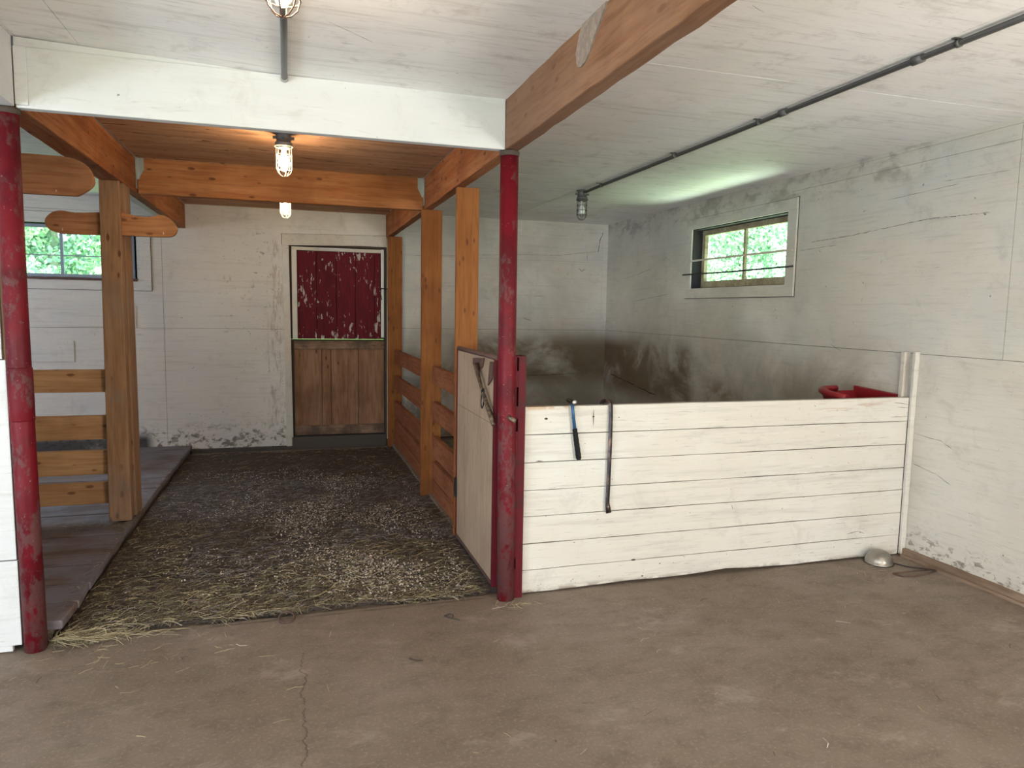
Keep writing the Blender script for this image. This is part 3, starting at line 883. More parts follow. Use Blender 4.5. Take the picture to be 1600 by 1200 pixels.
bb = thing('ceiling_beam', (0.985, 5.4, ZB), 'reddish brown timber beam over the posts on the right side of the middle aisle', 'beam')
long_box('y', 3.292, YB - 0.004, 0.957, 1.02, ZB, 2.408, 40, 0.0018, 12).build('timber', 'orange_y', parent=bb, bevel=0.004)
lb = thing('ceiling_beam', (-1.03, 5.4, ZB), 'reddish brown timber beam over the wooden post on the left side of the middle aisle', 'beam')
long_box('y', 3.292, YB - 0.004, -1.10, -0.985, ZB, 2.408, 40, 0.0018, 13).build('timber', 'orange_y', parent=lb, bevel=0.004)
o = B(-1.10, -1.045, 5.46, YB - 0.01, ZB - 0.003, ZB + 0.002).build('painted_edge', 'header', parent=lb)
o['label'] = 'flaking white paint on the underside'
wbm = long_box('y', YF + 0.005, 3.236, -1.10, -1.0, ZB, 2.436, 30, 0.0012, 14).build('ceiling_beam', 'header', bevel=0.004)
tag(wbm, 'white painted beam above the left red column, running towards the viewer', 'beam')
cb = thing('cross_beam', (-0.015, 5.44, ZB), 'orange timber cross beam behind the nearer lit lamp, hung in metal brackets', 'beam')
long_box('x', -0.980, 0.952, 5.405, 5.455, ZB - 0.002, 2.408, 20, 0.0015, 15).build('timber', 'orange_x', parent=cb, bevel=0.004)
for s_, xa in ((1, -0.983), (-1, 0.955)):
    pr = [(xa, 2.405), (xa + s_ * 0.045, 2.405), (xa + s_ * 0.045, 2.33), (xa + s_ * 0.012, 2.265), (xa, 2.265)]
    mb = MB().prism(pr, 'y', 5.398, 5.4035)
    mb.box(min(xa, xa + s_ * 0.004), max(xa, xa + s_ * 0.004), 5.36, 5.40, 2.2, 2.40)
    o = mb.build('joist_hanger', 'galv', parent=cb)
    o['label'] = 'galvanised bracket'

# ------------------------------------------------------------------ red pipe columns
t = thing('pipe_column', (0.995, 3.27, 0), 'red pipe column with a slotted steel channel, at the end of the white boarded partition', 'column')
mb = MB().tube([(0.998, 3.268, 0.0), (0.993, 3.268, 0.6), (0.986, 3.268, 1.2), (0.982, 3.268, 2.165)], 0.043, 32)
mb.build('pipe', 'red_pipe', parent=t)
mb = MB().lathe((0.982, 3.268, 2.150), [(0.044, 0), (0.047, 0.008), (0.047, 0.022)], 24)
mb.build('cap', 'gap', parent=t)
ch = MB()
yb0, yb1 = 3.262, 3.268
xa, xb, xc, xd = 1.026, 1.036, 1.046, 1.083
ch.box(0.995, xb, yb0, yb1, 0.0, 1.215).box(xc, xd, yb0, yb1, 0.0, 1.215)
sl = [(1.143, 1.207), (0.97, 1.063), (0.845, 0.907), (0.15, 0.205)]
zz = 0.0
for a, b in sorted(sl):
    ch.box(xb, xc, yb0, yb1, zz, a)
    zz = b
ch.box(xb, xc, yb0, yb1, zz, 1.215)
ch.box(xd - 0.006, xd, yb1, 3.345, 0.0, 1.215).box(0.995, xd - 0.006, 3.339, 3.345, 0.0, 1.215)
ch.build('slotted_channel', 'red_steel', parent=t, bevel=0.001)
mb = MB().tube([(0.985, 3.232, 0.925), (1.013, 3.205, 0.905)], 0.011, 14)
mb.build('bolt_stub', 'old_brass', parent=t)

t = thing('pipe_column', (-1.04, 3.27, 0), 'red pipe column at the left edge, beside the white panelled stall front', 'column')
mb = MB().tube([(-1.036, 3.268, 0.0), (-1.040, 3.268, 0.7), (-1.043, 3.268, 1.4), (-1.040, 3.268, 2.165)], 0.042, 32)
mb.build('pipe', 'red_pipe', parent=t)
MB().lathe((-1.0415, 3.268, 1.09), [(0.0425, -0.13), (0.045, -0.125), (0.045, 0.08), (0.0425, 0.085)], 32).build('sleeve', 'red_pipe', parent=t)
MB().lathe((-1.040, 3.268, 2.150), [(0.044, 0), (0.047, 0.008), (0.047, 0.022)], 24).build('cap', 'gap', parent=t)

# ------------------------------------------------------------------ stall front left of the column
t = thing('stall_front_panel', (-2.4, 3.3, 0), 'white painted plywood stall front left of the left red column', 'panel')
mb = MB()
mb.box(-3.9, -1.082, 3.255, 3.275, 0.03, 0.388).box(-3.9, -1.084, 3.255, 3.275, 0.392, 1.205).box(-3.9, -1.115, 3.255, 3.275, 0.006, 0.03)
mb.build('lower_sheet', 'panel_left', parent=t, bevel=0.002)
B(-3.9, -1.098, 3.262, 3.28, 1.208, 2.43).build('upper_sheet', 'panel_left', parent=t, bevel=0.002)
long_box('z', 0.03, 2.17, -1.14, -1.088, 3.281, 3.32, 30, 0.002, 5).build('stud', 'raw', parent=t)

# ------------------------------------------------------------------ stall dividers
t = thing('stall_divider', (1.03, 5.9, 0), 'timber divider of three posts and five rails, right side of the middle aisle', 'stall divider')
fzz = -0.06
for k, (x0, x1, y0, y1, zb_) in enumerate(((0.965, 1.105, 4.30, 4.34, 0.0), (0.935, 1.09, 5.355, 5.395, -0.045), (0.955, 1.105, 7.50, 7.54, -0.055))):
    long_box('z', zb_, ZB - 0.001, x0, x1, y0, y1, 20, 0.0012, 30 + k).build('post', 'orange_z', parent=t, bevel=0.004)
rz = [(0.862, 1.0), (0.586, 0.728), (0.30, 0.458), (0.128, 0.262), (-0.035, 0.120)]
for k, (z0, z1) in enumerate(rz):
    for j, (y0, y1) in enumerate(((3.36, 4.298), (4.342, 5.353), (5.397, 7.498))):
        long_box('y', y0, y1, 1.022, 1.06, z0, z1, 16, 0.0012, 50 + k * 3 + j).build('rail', 'rail_y', parent=t, bevel=0.004)

t = thing('stall_divider', (-1.5, 4.95, 0.0), 'brown timber stall divider with one tall post and four rails, on the left plank platform', 'stall divider')
pz = 0.075
o = MB().hexa([(-1.112, 4.86, pz), (-0.985, 4.86, pz), (-0.985, 4.90, pz), (-1.112, 4.90, pz)], [(-1.10, 4.895, ZB - .001), (-0.99, 4.895, ZB - .001), (-0.99, 4.93, ZB - .001), (-1.10, 4.93, ZB - .001)]).build('post', 'worn_z', parent=t, bevel=0.005)
o['label'] = 'tall front post'
o = MB().hexa([(-1.09, 4.975, pz), (-0.977, 4.975, pz), (-0.977, 5.15, pz), (-1.09, 5.15, pz)], [(-1.09, 4.985, ZB - .001), (-0.982, 4.985, ZB - .001), (-0.982, 5.16, ZB - .001), (-1.09, 5.16, ZB - .001)]).build('post', 'worn_z', parent=t, bevel=0.005)
o['label'] = 'rear post doubled behind the front one'
o = long_box('z', pz, 1.845, -1.08, -0.992, 4.902, 4.974, 16, 0.001, 3).build('spacer', 'worn_z', parent=t, bevel=0.003)
for k, (z0, z1) in enumerate(((0.886, 1.026), (0.590, 0.740), (0.367, 0.520), (0.180, 0.318))):
    long_box('x', -3.9, -1.118, 4.92, 4.958, z0, z1, 24, 0.0012, 70 + k).build('rail', 'rail_x', parent=t, bevel=0.004)


def smooth(pts, n=3):
    for _ in range(n):
        out = []
        for i in range(len(pts)):
            a, b = pts[i], pts[(i + 1) % len(pts)]
            out += [(a[0] * .75 + b[0] * .25, a[1] * .75 + b[1] * .25), (a[0] * .25 + b[0] * .75, a[1] * .25 + b[1] * .75)]
        pts = out
    return pts


peg = smooth([(-1.40, 1.88), (-1.405, 1.93), (-1.36, 1.975), (-1.31, 1.985), (-1.24, 1.972), (-1.10, 1.985), (-0.98, 1.99), (-0.90, 1.97), (-0.83, 1.968), (-0.77, 1.992), (-0.71, 1.965), (-0.675, 1.905), (-0.70, 1.856), (-0.76, 1.85), (-1.0, 1.85), (-1.28, 1.845), (-1.35, 1.85)], 2)
o = MB().prism(peg[::-1], 'y', 4.932, 4.972).build('saddle_rest_board', 'peg_x', bevel=0.004)
tag(o, 'brown board with rounded ends and scooped top, crossing the tall left post near its top', 'saddle rest')
peg2 = smooth([(-1.80, 2.172), (-1.80, 2.172), (-1.15, 2.172), (-1.045, 2.166), (-0.985, 2.13), (-0.962, 2.07), (-0.965, 2.03), (-1.035, 1.978), (-1.06, 1.976), (-1.80, 1.976), (-1.80, 1.976)], 2)
o = MB().prism(peg2[::-1], 'y', 4.19, 4.23).build('saddle_rest_board', 'peg_x', bevel=0.004)
tag(o, 'brown round-ended board under the left beam, just right of the left red column', 'saddle rest')

# ------------------------------------------------------------------ left plank platform
t = thing('plank_platform', (-2.4, 5.5, 0), 'low dark plank platform along the left of the middle aisle', 'platform')


def pz_(y):
    return 0.09 + (y - 3.3) * (0.03 - 0.09) / 4.3


mb = MB()
ys = [3.33, 3.55, 3.79, 4.08, 4.37, 4.62, 4.86, 5.12, 5.45, 5.80, 6.15, 6.5, 6.9, 7.45, 7.675]
rnd = random.Random(77)
for i in range(len(ys) - 1):
    a, b = ys[i] + 0.004, ys[i + 1] - 0.004
    e0 = -0.945 - 0.04 * min(1, (a - 3.33) / 1.2) + rnd.uniform(-.006, .006)
    e1 = -0.945 - 0.04 * min(1, (b - 3.33) / 1.2) + rnd.uniform(-.006, .006)
    if i == 0:
        e0 -= 0.015
    dz = rnd.uniform(-0.005, 0.003)
    mb.hexa([(-4.5, a, pz_(a) - 0.04 + dz), (e0, a, pz_(a) - 0.04 + dz), (e1, b, pz_(b) - 0.04 + dz), (-4.5, b, pz_(b) - 0.04 + dz)],
            [(-4.5, a, pz_(a) + dz), (e0, a, pz_(a) + dz), (e1, b, pz_(b) + dz), (-4.5, b, pz_(b) + dz)])
mb.build('planks', 'platform', parent=t, bevel=0.006)
mb = MB().hexa([(-1.05, 3.36, -0.07), (-1.0, 3.36, -0.07), (-1.0, 7.66, -0.07), (-1.05, 7.66, -0.07)], [(-1.05, 3.36, 0.046), (-1.0, 3.36, 0.046), (-1.0, 7.66, -0.014), (-1.05, 7.66, -0.014)])
mb.build('bearer', 'platform_edge', parent=t)
mb = MB().hexa([(-4.4, 3.36, -0.07), (-4.3, 3.36, -0.07), (-4.3, 7.66, -0.07), (-4.4, 7.66, -0.07)], [(-4.4, 3.36, 0.046), (-4.3, 3.36, 0.046), (-4.3, 7.66, -0.014), (-4.4, 7.66, -0.014)])
mb.build('bearer', 'platform_edge', parent=t)

# ------------------------------------------------------------------ boarded partition
t = thing('stall_partition', (2.29, 3.31, 0), 'low white painted partition of seven horizontal boards with a hammer and a pry bar hung on it', 'partition')
mb = MB()
edges = [0.004, 0.128, 0.265, 0.405, 0.540, 0.682, 0.822, 0.964]
for i in range(7):
    z0, z1 = edges[i], edges[i + 1] - 0.0035
    rnd = random.Random(i + 3)
    n = 16
    vs, fs = [], []
    for k in range(n + 1):
        x = 1.087 + (3.486 - 1.087) * k / n
        zb0 = z0 + rnd.uniform(-.0012, .0012)
        if i == 0:
            zb0 = 0.006 + 0.03 * max(0, math.sin((x - 1.2) * 2.1)) * (0.7 if x > 2.2 else 0.25) + rnd.uniform(0, .006)
        zt = z1 + rnd.uniform(-.001, .001)
        y0 = 3.2915 + rnd.uniform(-.0012, .0012)
        for (yy, zz) in ((y0, zb0), (3.33, zb0), (3.33, zt), (y0, zt)):
            vs.append((x, yy, zz))
    for k in range(n):
        for j in range(4):
            fs.append((k * 4 + j, k * 4 + (j + 1) % 4, (k + 1) * 4 + (j + 1) % 4, (k + 1) * 4 + j))
    fs += [(3, 2, 1, 0), (n * 4, n * 4 + 1, n * 4 + 2, n * 4 + 3)]
    mb.add(vs, fs)
mb.box(1.09, 3.485, 3.31, 3.318, 0.05, 0.95, 1)
rnd = random.Random(3)
for (cx, cz, rx, rz_) in ((1.202, 0.9, 0.010, 0.006), (1.458, 0.903, 0.007, 0.004), (1.712, 0.128, 0.013, 0.005), (1.767, 0.034, 0.006, 0.004), (1.34, 0.90, 0.003, 0.003), (1.60, 0.895, 0.003, 0.003), (1.87, 0.093, 0.005, 0.003)):
    ring = [(cx + rx * math.cos(a * math.pi / 5) * rnd.uniform(.8, 1.1), 3.2895, cz + rz_ * math.sin(a * math.pi / 5) * rnd.uniform(.8, 1.1)) for a in range(10)]
    mb.add(ring, [tuple(range(10))], 2)
for k, pts in enumerate([[(1.458, 0.94), (1.457, 0.86)], [(3.40, 0.905), (3.485, 0.90)], [(3.38, 0.93), (3.485, 0.92)], [(3.36, 0.845), (3.485, 0.85)], [(1.15, 0.686), (1.19, 0.683)], [(3.1, 0.16), (3.18, 0.17), (3.22, 0.155)], [(2.3, 0.39), (2.31, 0.36)]]):
    sliver(mb, 'y', 3.2905, pts, 0.005, 60 + k, 2, -0.002)
for k in range(90):
    x0, z0 = rnd.uniform(1.1, 3.4), rnd.choice([rnd.uniform(0.02, 0.96), rnd.uniform(0.02, 0.12)])
    a = rnd.uniform(0, 3.14)
    L = rnd.uniform(0.003, 0.012)
    sliver(mb, 'y', 3.2905, [(x0, z0), (x0 + L * math.cos(a), z0 + L * math.sin(a))], rnd.uniform(0.002, 0.004), k, 2, -0.002)
mb.build('boards', ['boards', 'gap', 'mark'], parent=t, bevel=0.0022)
mb = long_box('z', 0.012, 1.232, 3.487, 3.5185, 3.268, 3.2885, 24, 0.0012, 6)
mb.build('end_strip', 'boards', parent=t, bevel=0.002)
mb = long_box('z', 0.012, 1.228, 3.475, 3.5185, 3.334, 3.362, 24, 0.0012, 7)
mb.build('rear_strip', 'white_trim', parent=t, bevel=0.002)

# ------------------------------------------------------------------ gate
t = thing('stall_gate', (0.965, 3.8, 0), 'narrow plywood gate with red steel edges, folded back behind the right red column', 'gate')
gy0, gy1, gx = 3.345, 4.215, 0.956
mb = B(gx, gx + 0.016, gy0 + 0.03, gy1 - 0.018, 0.045, 0.86).box(gx, gx + 0.016, gy0 + 0.03, gy1 - 0.018, 0.862, 1.188)
rnd = random.Random(2)
ring = [(gx - 0.001, 3.80 + 0.022 * math.cos(a * math.pi / 6) * rnd.uniform(.7, 1), 0.62 + 0.06 * math.sin(a * math.pi / 6) * rnd.uniform(.7, 1)) for a in range(12)]
mb.add(ring, [tuple(range(12))], 1)
sliver(mb, 'x', gx, [(3.80, 0.72), (3.81, 0.64), (3.77, 0.52)], 0.012, 4, 1, -0.0014)
mb.build('panel', ['gate_ply', 'raw'], parent=t)
B(gx - 0.006, gx + 0.024, gy0, gy0 + 0.032, 0.03, 1.19).build('edge_channel', 'red_steel', parent=t, bevel=0.002)
B(gx - 0.004, gx + 0.024, gy1 - 0.02, gy1, 0.03, 1.19).build('edge_channel', 'red_steel', parent=t, bevel=0.002)

B(gx - 0.003, gx + 0.022, gy0 + 0.03, gy1 - 0.02, 0.03, 0.05).build('bottom_rail', 'rust', parent=t)
MB().tube([(gx + 0.008, gy0 - 0.01, 1.20), (gx + 0.008, gy1 + 0.0, 1.20)], 0.0135, 16).build('top_pipe', 'rust', parent=t)
B(gx - 0.012, gx - 0.004, gy1 - 0.03, gy1 + 0.012, 0.28, 0.40).build('hinge', 'black_steel', parent=t, bevel=0.002)
lt = MB().prism([(3.80, 1.17), (3.80, 1.135), (3.70, 1.115), (3.60, 1.13), (3.56, 1.185)], 'x', gx - 0.008, gx - 0.001)
lt = lt.build('latch', 'rust', parent=t, bevel=0.001)
MB().tube([(gx - 0.02, 3.665, 1.14), (gx - 0.026, 3.60, 1.09), (gx - 0.028, 3.52, 1.03), (gx - 0.028, 3.42, 0.965), (gx - 0.028, 3.34, 0.92), (gx - 0.024, 3.30, 0.875)], [0.018, 0.011, 0.009, 0.012, 0.014, 0.010], 12).build('lever', 'old_brass', parent=lt)
MB().prism([(3.44, 1.175), (3.37, 1.178), (3.40, 1.09), (3.475, 1.05)], 'x', gx - 0.009, gx - 0.002).build('strap', 'rust', parent=lt)
ring = [(gx - 0.034, 3.475 + 0.028 * math.cos(a * math.pi / 10) - 0.012 * math.sin(a * math.pi / 10), 0.985 + 0.052 * math.sin(a * math.pi / 10)) for a in range(20)]
MB().tube(ring, 0.0035, 8, closed=True).build('ring', 'black_steel', parent=lt)

# ------------------------------------------------------------------ hammer and pry bar
t = thing('hammer', (1.335, 3.27, 0.69), 'hammer with blue shaft and black rubber grip hanging over the white partition', 'hammer')
mb = MB().lathe((1.334, 3.292, 0.984), [(0.0, -0.048), (0.0135, -0.048), (0.0145, -0.044), (0.0145, -0.030), (0.010, -0.022), (0.013, -0.012), (0.013, 0.012), (0.010, 0.020), (0.0125, 0.028), (0.010, 0.045), (0.0, 0.05)], 24, ax='y')
mb.build('head', 'black_steel', parent=t)
MB().lathe((1.334, 3.292, 0.984), [(0.0, -0.0495), (0.0115, -0.0495), (0.0125, -0.048)], 20, ax='y').build('striking_face', 'chrome', parent=t)
MB().tube([(1.333, 3.275, 0.975), (1.338, 3.272, 0.93), (1.350, 3.274, 0.845)], [(0.009, 0.009), (0.006, 0.008), (0.007, 0.010)], 12, up_=(0, 1, 0)).build('shaft', 'blue', parent=t)
pts, rs = [], []
for k in range(22):
    q = k / 21
    pts.append((1.350 + 0.027 * q, 3.274, 0.848 - 0.160 * q))
    rs.append((0.010 + 0.002 * q + 0.0012 * math.sin(k * 1.9), 0.0125 + 0.002 * q + 0.0008 * math.sin(k * 1.9)))
rs[0] = (0.009, 0.011)
rs[-1] = (0.008, 0.010)
MB().tube(pts, rs, 14, up_=(0, 1, 0)).build('grip', 'rubber', parent=t)

t = MB()
pts = []
for k in range(10):
    a = math.pi * k / 9
    pts.append((1.527 + 0.020 * (1 - math.cos(a)) / 2, 3.3105 + 0.033 * math.cos(a), 0.962 + 0.033 * math.sin(a) * 0.6))
pts = [(1.527, 3.3435, 0.93)] + pts + [(1.549, 3.2775, 0.90), (1.549, 3.277, 0.75), (1.547, 3.277, 0.58), (1.545, 3.278, 0.47), (1.545, 3.278, 0.445)]
rs = [0.0108] * (len(pts))
t.tube(pts, rs, 6, up_=(0, 1, 0), smooth=False)
t.tube([(1.545, 3.278, 0.45), (1.549, 3.277, 0.425), (1.553, 3.275, 0.398)], [(0.0105, 0.0105), (0.0075, 0.014), (0.003, 0.016)], 10, up_=(0, 1, 0))
o = t.build('pry_bar', 'bar')
tag(o, 'dark steel pry bar hooked over the top of the white partition', 'crowbar')

# ------------------------------------------------------------------ bowl, feeder, bits on the floor
mb = MB().lathe((3.262, 3.205, 0.0), [(0.078, 0.002), (0.080, 0.002), (0.081, 0.007), (0.077, 0.010), (0.074, 0.025), (0.064, 0.048), (0.045, 0.068), (0.02, 0.078), (0.0, 0.080)], 40)
tag(mb.build('steel_bowl', 'bowl'), 'small dented steel bowl upside down on the floor in the right corner', 'bowl')

t = thing('corner_feeder', (3.32, 3.55, 0.6), 'red plastic feeder in the corner behind the partition, only its rim showing', 'feeder')
arc = [(3.115, 3.375), (3.10, 3.44), (3.10, 3.50), (3.118, 3.57), (3.155, 3.635), (3.21, 3.685), (3.27, 3.715), (3.345, 3.73)]
mb = MB().tube([(x, y, 0.952 + 0.018 * min(1, (y - 3.37) / 0.2)) for x, y in arc], 0.021, 16)
mb.build('rim', 'feeder', parent=t)
mb = MB()
vs, fs = [], []
full = arc + [(3.49, 3.73), (3.49, 3.375)]
for zz, s_ in ((0.955, 1.0), (0.70, 0.80), (0.66, 0.70), (0.665, 0.66), (0.72, 0.74), (0.95, 0.93)):
    for x, y in full:
        vs.append((3.50 + (x - 3.50) * s_, 3.365 + (y - 3.365) * s_, zz))
n = len(full)
for i in range(5):
    for k in range(n):
        fs.append((i * n + k, i * n + (k + 1) % n, (i + 1) * n + (k + 1) % n, (i + 1) * n + k))
fs.append(tuple(2 * n + k for k in range(n)))
mb.add(vs, fs)
mb.build('tub', 'feeder', parent=t)
MB().hexa([(3.485, 3.38, 0.90), (3.515, 3.38, 0.90), (3.515, 3.73, 0.90), (3.485, 3.73, 0.90)], [(3.485, 3.38, 0.968), (3.515, 3.38, 0.968), (3.515, 3.73, 0.985), (3.485, 3.73, 0.985)]).build('wall_lip', 'feeder', parent=t, bevel=0.004)

mb = MB().tube([(3.195, 3.035, 0.006), (3.21, 2.985, 0.006), (3.28, 2.972, 0.006), (3.37, 2.978, 0.008), (3.45, 2.985, 0.012)], 0.0045, 6)
mb.tube([(3.195, 3.035, 0.006), (3.30, 3.03, 0.008), (3.42, 3.01, 0.012)], 0.004, 6)
tag(mb.build('bent_wire', 'rust'), 'bent rusty wire lying on the floor below the right wall', 'wire')
mb = MB().tube([(3.33, 3.17, 0.005), (3.36, 3.10, 0.006), (3.44, 3.03, 0.008), (3.47, 3.0, 0.008)], 0.004, 6)
tag(mb.build('twig', 'twig'), 'thin twig on the floor between the steel bowl and the right wall', 'twig')
mb = MB().tube([(0.66, 3.135, 0.006), (0.69, 3.10, 0.005), (0.72, 3.075, 0.005)], 0.0028, 6).tube([(0.665, 3.14, 0.005), (0.69, 3.145, 0.008), (0.70, 3.12, 0.010), (0.69, 3.10, 0.006)], 0.0022, 6)
tag(mb.build('twig', 'twig'), 'forked dark twig on the concrete floor near the foot of the right red column', 'twig')
mb = MB().tube([(0.44, 2.775, 0.005), (0.465, 2.752, 0.004), (0.49, 2.743, 0.004)], 0.003, 6)
tag(mb.build('twig', 'twig'), 'short dark twig on the open concrete floor, left of the forked one', 'twig')
rg = [(-0.044 + 0.034 * math.cos(a * math.pi / 12), 3.295 + 0.042 * math.sin(a * math.pi / 12), 0.006 + 0.014 * max(0, math.sin(a * math.pi / 12))) for a in range(24)]
o = MB().tube(rg, 0.0045, 8, closed=True).build('floor_ring', 'rust')
tag(o, 'small rusty iron ring lying at the front edge of the straw', 'ring')


# ------------------------------------------------------------------ straw and shavings
def strands(n, fn, seed, mats, wts, L0, L1, w0, w1, tilt=0.18):
    rs = np.random.RandomState(seed)
    V, F, MI = [], [], []
    k = 0
    tot = np.cumsum(wts) / sum(wts)
    while k < n:
        q = fn(rs)
        if q is None:
            continue
        x, y, z, bias = q
        L = rs.uniform(L0, L1)
        a = rs.uniform(0, math.pi * 2) if rs.rand() < 0.55 else rs.normal(0.25, 0.6)
        b = a + rs.normal(0, 0.35)
        wd = rs.uniform(w0, w1)
        t1 = rs.uniform(-0.02, tilt)
        t2 = rs.uniform(-tilt, 0.08)
        p0 = np.array([x, y, z])
        d1 = np.array([math.cos(a), math.sin(a), t1])
        d2 = np.array([math.cos(b), math.sin(b), t2])
        p1 = p0 + d1 * L * 0.5
        p2 = p1 + d2 * L * 0.5
        s1 = np.array([-math.sin(a), math.cos(a), 0.35]) * wd * 0.5
        s2 = np.array([-math.sin(b), math.cos(b), 0.35]) * wd * 0.5
        o_ = len(V)
        V += [p0 - s1, p0 + s1, p1 - s1, p1 + s1, p2 - s2 * 0.6, p2 + s2 * 0.6]
        F += [(o_, o_ + 1, o_ + 3, o_ + 2), (o_ + 2, o_ + 3, o_ + 5, o_ + 4)]
        m = int(np.searchsorted(tot, rs.rand())) if bias is None or rs.rand() > 0.7 else bias
        MI += [m, m]
        k += 1
    mb = MB()
    mb.v = [tuple(map(float, v)) for v in V]
    mb.f = F
    mb.mi = MI
    mb.sm = [False] * len(F)
    return mb


def bed_z(x, y):
    return fz(y) + 0.018 + 0.008 * math.sin(x * 5.1 + y * 2.3) * math.cos(y * 4.1 - x * 2.0) + 0.010 * max(0.0, -x - 0.55)


def front(x):
    return 3.375 + 0.012 * math.sin(x * 7) + 0.008 * math.sin(x * 23) - 0.04 * max(0.0, -x - 0.5)


# matted layer
vs, fs, mis = [], [], []
nx, ny = 60, 130
rnd = random.Random(12)
for j in range(ny + 1):
    for i in range(nx + 1):
        x = -0.985 + 2.005 * i / nx
        y0 = front(x)
        y = y0 + (7.47 + 0.03 * math.sin(x * 9) - y0) * j / ny
        z = bed_z(x, y) + rnd.uniform(-0.004, 0.005)
        if j == 0:
            z = fz(3.4) + 0.001
        vs.append((x, y, z))
for j in range(ny):
    for i in range(nx):
        a = j * (nx + 1) + i
        fs.append((a, a + 1, a + nx + 2, a + nx + 1))
mb = MB()
mb.add(vs, fs, 0, True)


def f_bed(rs):
    x = rs.uniform(-0.98, 1.015)
    y = 3.345 + 4.1 * rs.rand() ** 1.7
    if y < front(x) - 0.015:
        return None
    if x > 0.90 and y < 4.25:
        return None
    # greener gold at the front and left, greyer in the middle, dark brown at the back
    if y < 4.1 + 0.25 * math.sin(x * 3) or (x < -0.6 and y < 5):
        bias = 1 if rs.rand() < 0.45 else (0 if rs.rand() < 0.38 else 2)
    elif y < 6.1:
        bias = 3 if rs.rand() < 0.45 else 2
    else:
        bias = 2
    return x, y, bed_z(x, y) + rs.uniform(0.0, 0.014), bias


st = strands(30000, f_bed, 3, None, [1.2, 2.5, 3.5, 1.5], 0.018, 0.095, 0.0014, 0.0042, 0.22)
o_ = len(mb.v)
mb.v += st.v
mb.f += [tuple(i + o_ for i in f) for f in st.f]
mb.mi += [m + 1 for m in st.mi]
mb.sm += st.sm
# pale heap by the left column
def f_heap(rs):
    x = -1.0 + abs(rs.normal(0, 0.16))
    y = 3.30 + rs.normal(0, 0.022) + 0.03 * (x + 1)
    if x < -0.99 or y < 3.245 or x > -0.5:
        return None
    return x, y, 0.002 + rs.uniform(0, 0.03) * max(0.1, 1 - abs(x + 0.95) * 3), (0 if rs.rand() < 0.7 else 1)
st = strands(500, f_heap, 9, None, [3, 2, 1, 0.5], 0.03, 0.12, 0.0015, 0.0032, 0.1)
o_ = len(mb.v)
mb.v += st.v
mb.f += [tuple(i + o_ for i in f) for f in st.f]
mb.mi += [m + 1 for m in st.mi]
mb.sm += st.sm
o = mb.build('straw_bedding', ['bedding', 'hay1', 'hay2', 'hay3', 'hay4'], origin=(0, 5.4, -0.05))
straw = o
tag(o, 'trampled dark straw bedding covering the middle aisle floor', 'straw', kind='stuff')

mb = MB()
rs = np.random.RandomState(21)
V, F = [], []
k = 0
while k < 9000:
    q = rs.rand()
    if q < 0.6:
        x, y = rs.normal(0.25, 0.38), rs.normal(4.9, 0.75)
    elif q < 0.8:
        x, y = rs.normal(0.6, 0.25), rs.normal(3.75, 0.22)
    else:
        x, y = rs.uniform(-0.9, 0.95), rs.uniform(3.4, 6.6)
    if not (-0.95 < x < 0.9 and front(x) < y < 7.2):
        continue
    if math.sin(x * 9 + 2 * math.sin(y * 3)) + math.sin(y * 5.3 + x * 2) < rs.normal(-0.1, 0.7):
        continue
    s_ = rs.uniform(0.0025, 0.0075)
    z = bed_z(x, y) + rs.uniform(0.006, 0.017)
    a = rs.uniform(0, 6.28)
    e = rs.uniform(0.5, 1.0)
    ca, sa = math.cos(a) * s_, math.sin(a) * s_
    tz = rs.uniform(-0.6, 0.6) * s_
    o_ = len(V)
    V += [(x - ca, y - sa, z - tz), (x + sa * e, y - ca * e, z), (x + ca, y + sa, z + tz), (x - sa * e, y + ca * e, z + 0.001)]
    F += [(o_, o_ + 1, o_ + 2, o_ + 3)]
    k += 1
mb.add(V, F)
o = mb.build('wood_shavings', 'chip', parent=straw)
o['kind'] = 'stuff'
o['label'] = 'pale wood shavings'


def f_loose(rs):
    q = rs.rand()
    if q < 0.35:
        x, y = rs.normal(-0.6, 0.3), rs.normal(3.15, 0.12)
    elif q < 0.5:
        x, y = 1.02 + rs.normal(0, 0.05), 3.19 + rs.normal(0, 0.015)
    elif q < 0.62:
        x, y = rs.normal(3.2, 0.15), rs.normal(3.05, 0.08)
    else:
        x, y = rs.uniform(-1.4, 3.2), rs.uniform(1.5, 3.2)
    if y > 3.23 or (x > 3.45) or y < 1.3:
        return None
    return x, y, 0.0018, (0 if rs.rand() < 0.8 else 2)


mb = strands(190, f_loose, 14, None, [3, 1, 1, 1], 0.01, 0.07, 0.001, 0.0028, 0.02)
o = mb.build('loose_straw', ['hay1', 'hay2', 'hay3', 'chip'], origin=(0.8, 2.5, 0))
tag(o, 'loose straw bits scattered over the bare concrete floor', 'straw', kind='stuff')

# dusty chaff drift against the foot of the divider on the platform
def f_pl(rs):
    x = rs.uniform(-1.6, -1.0)
    y = 4.78 + rs.normal(0, 0.05)
    if rs.rand() < 0.35:
        x = -1.0 + rs.normal(0, 0.02); y = rs.uniform(3.4, 7.2)
        x = min(x, -0.995)
    return x, y, pz_(y) + rs.uniform(0.0, 0.012), (1 if rs.rand() < .5 else 3)
mb = strands(1500, f_pl, 31, None, [1, 2, 2, 2], 0.01, 0.05, 0.001, 0.003, 0.1)
o = mb.build('chaff', ['hay1', 'hay2', 'hay3', 'hay4'], origin=(-1.3, 4.8, 0.06))
tag(o, 'dusty chaff drifted on the plank platform below the left divider rails', 'chaff', kind='stuff')


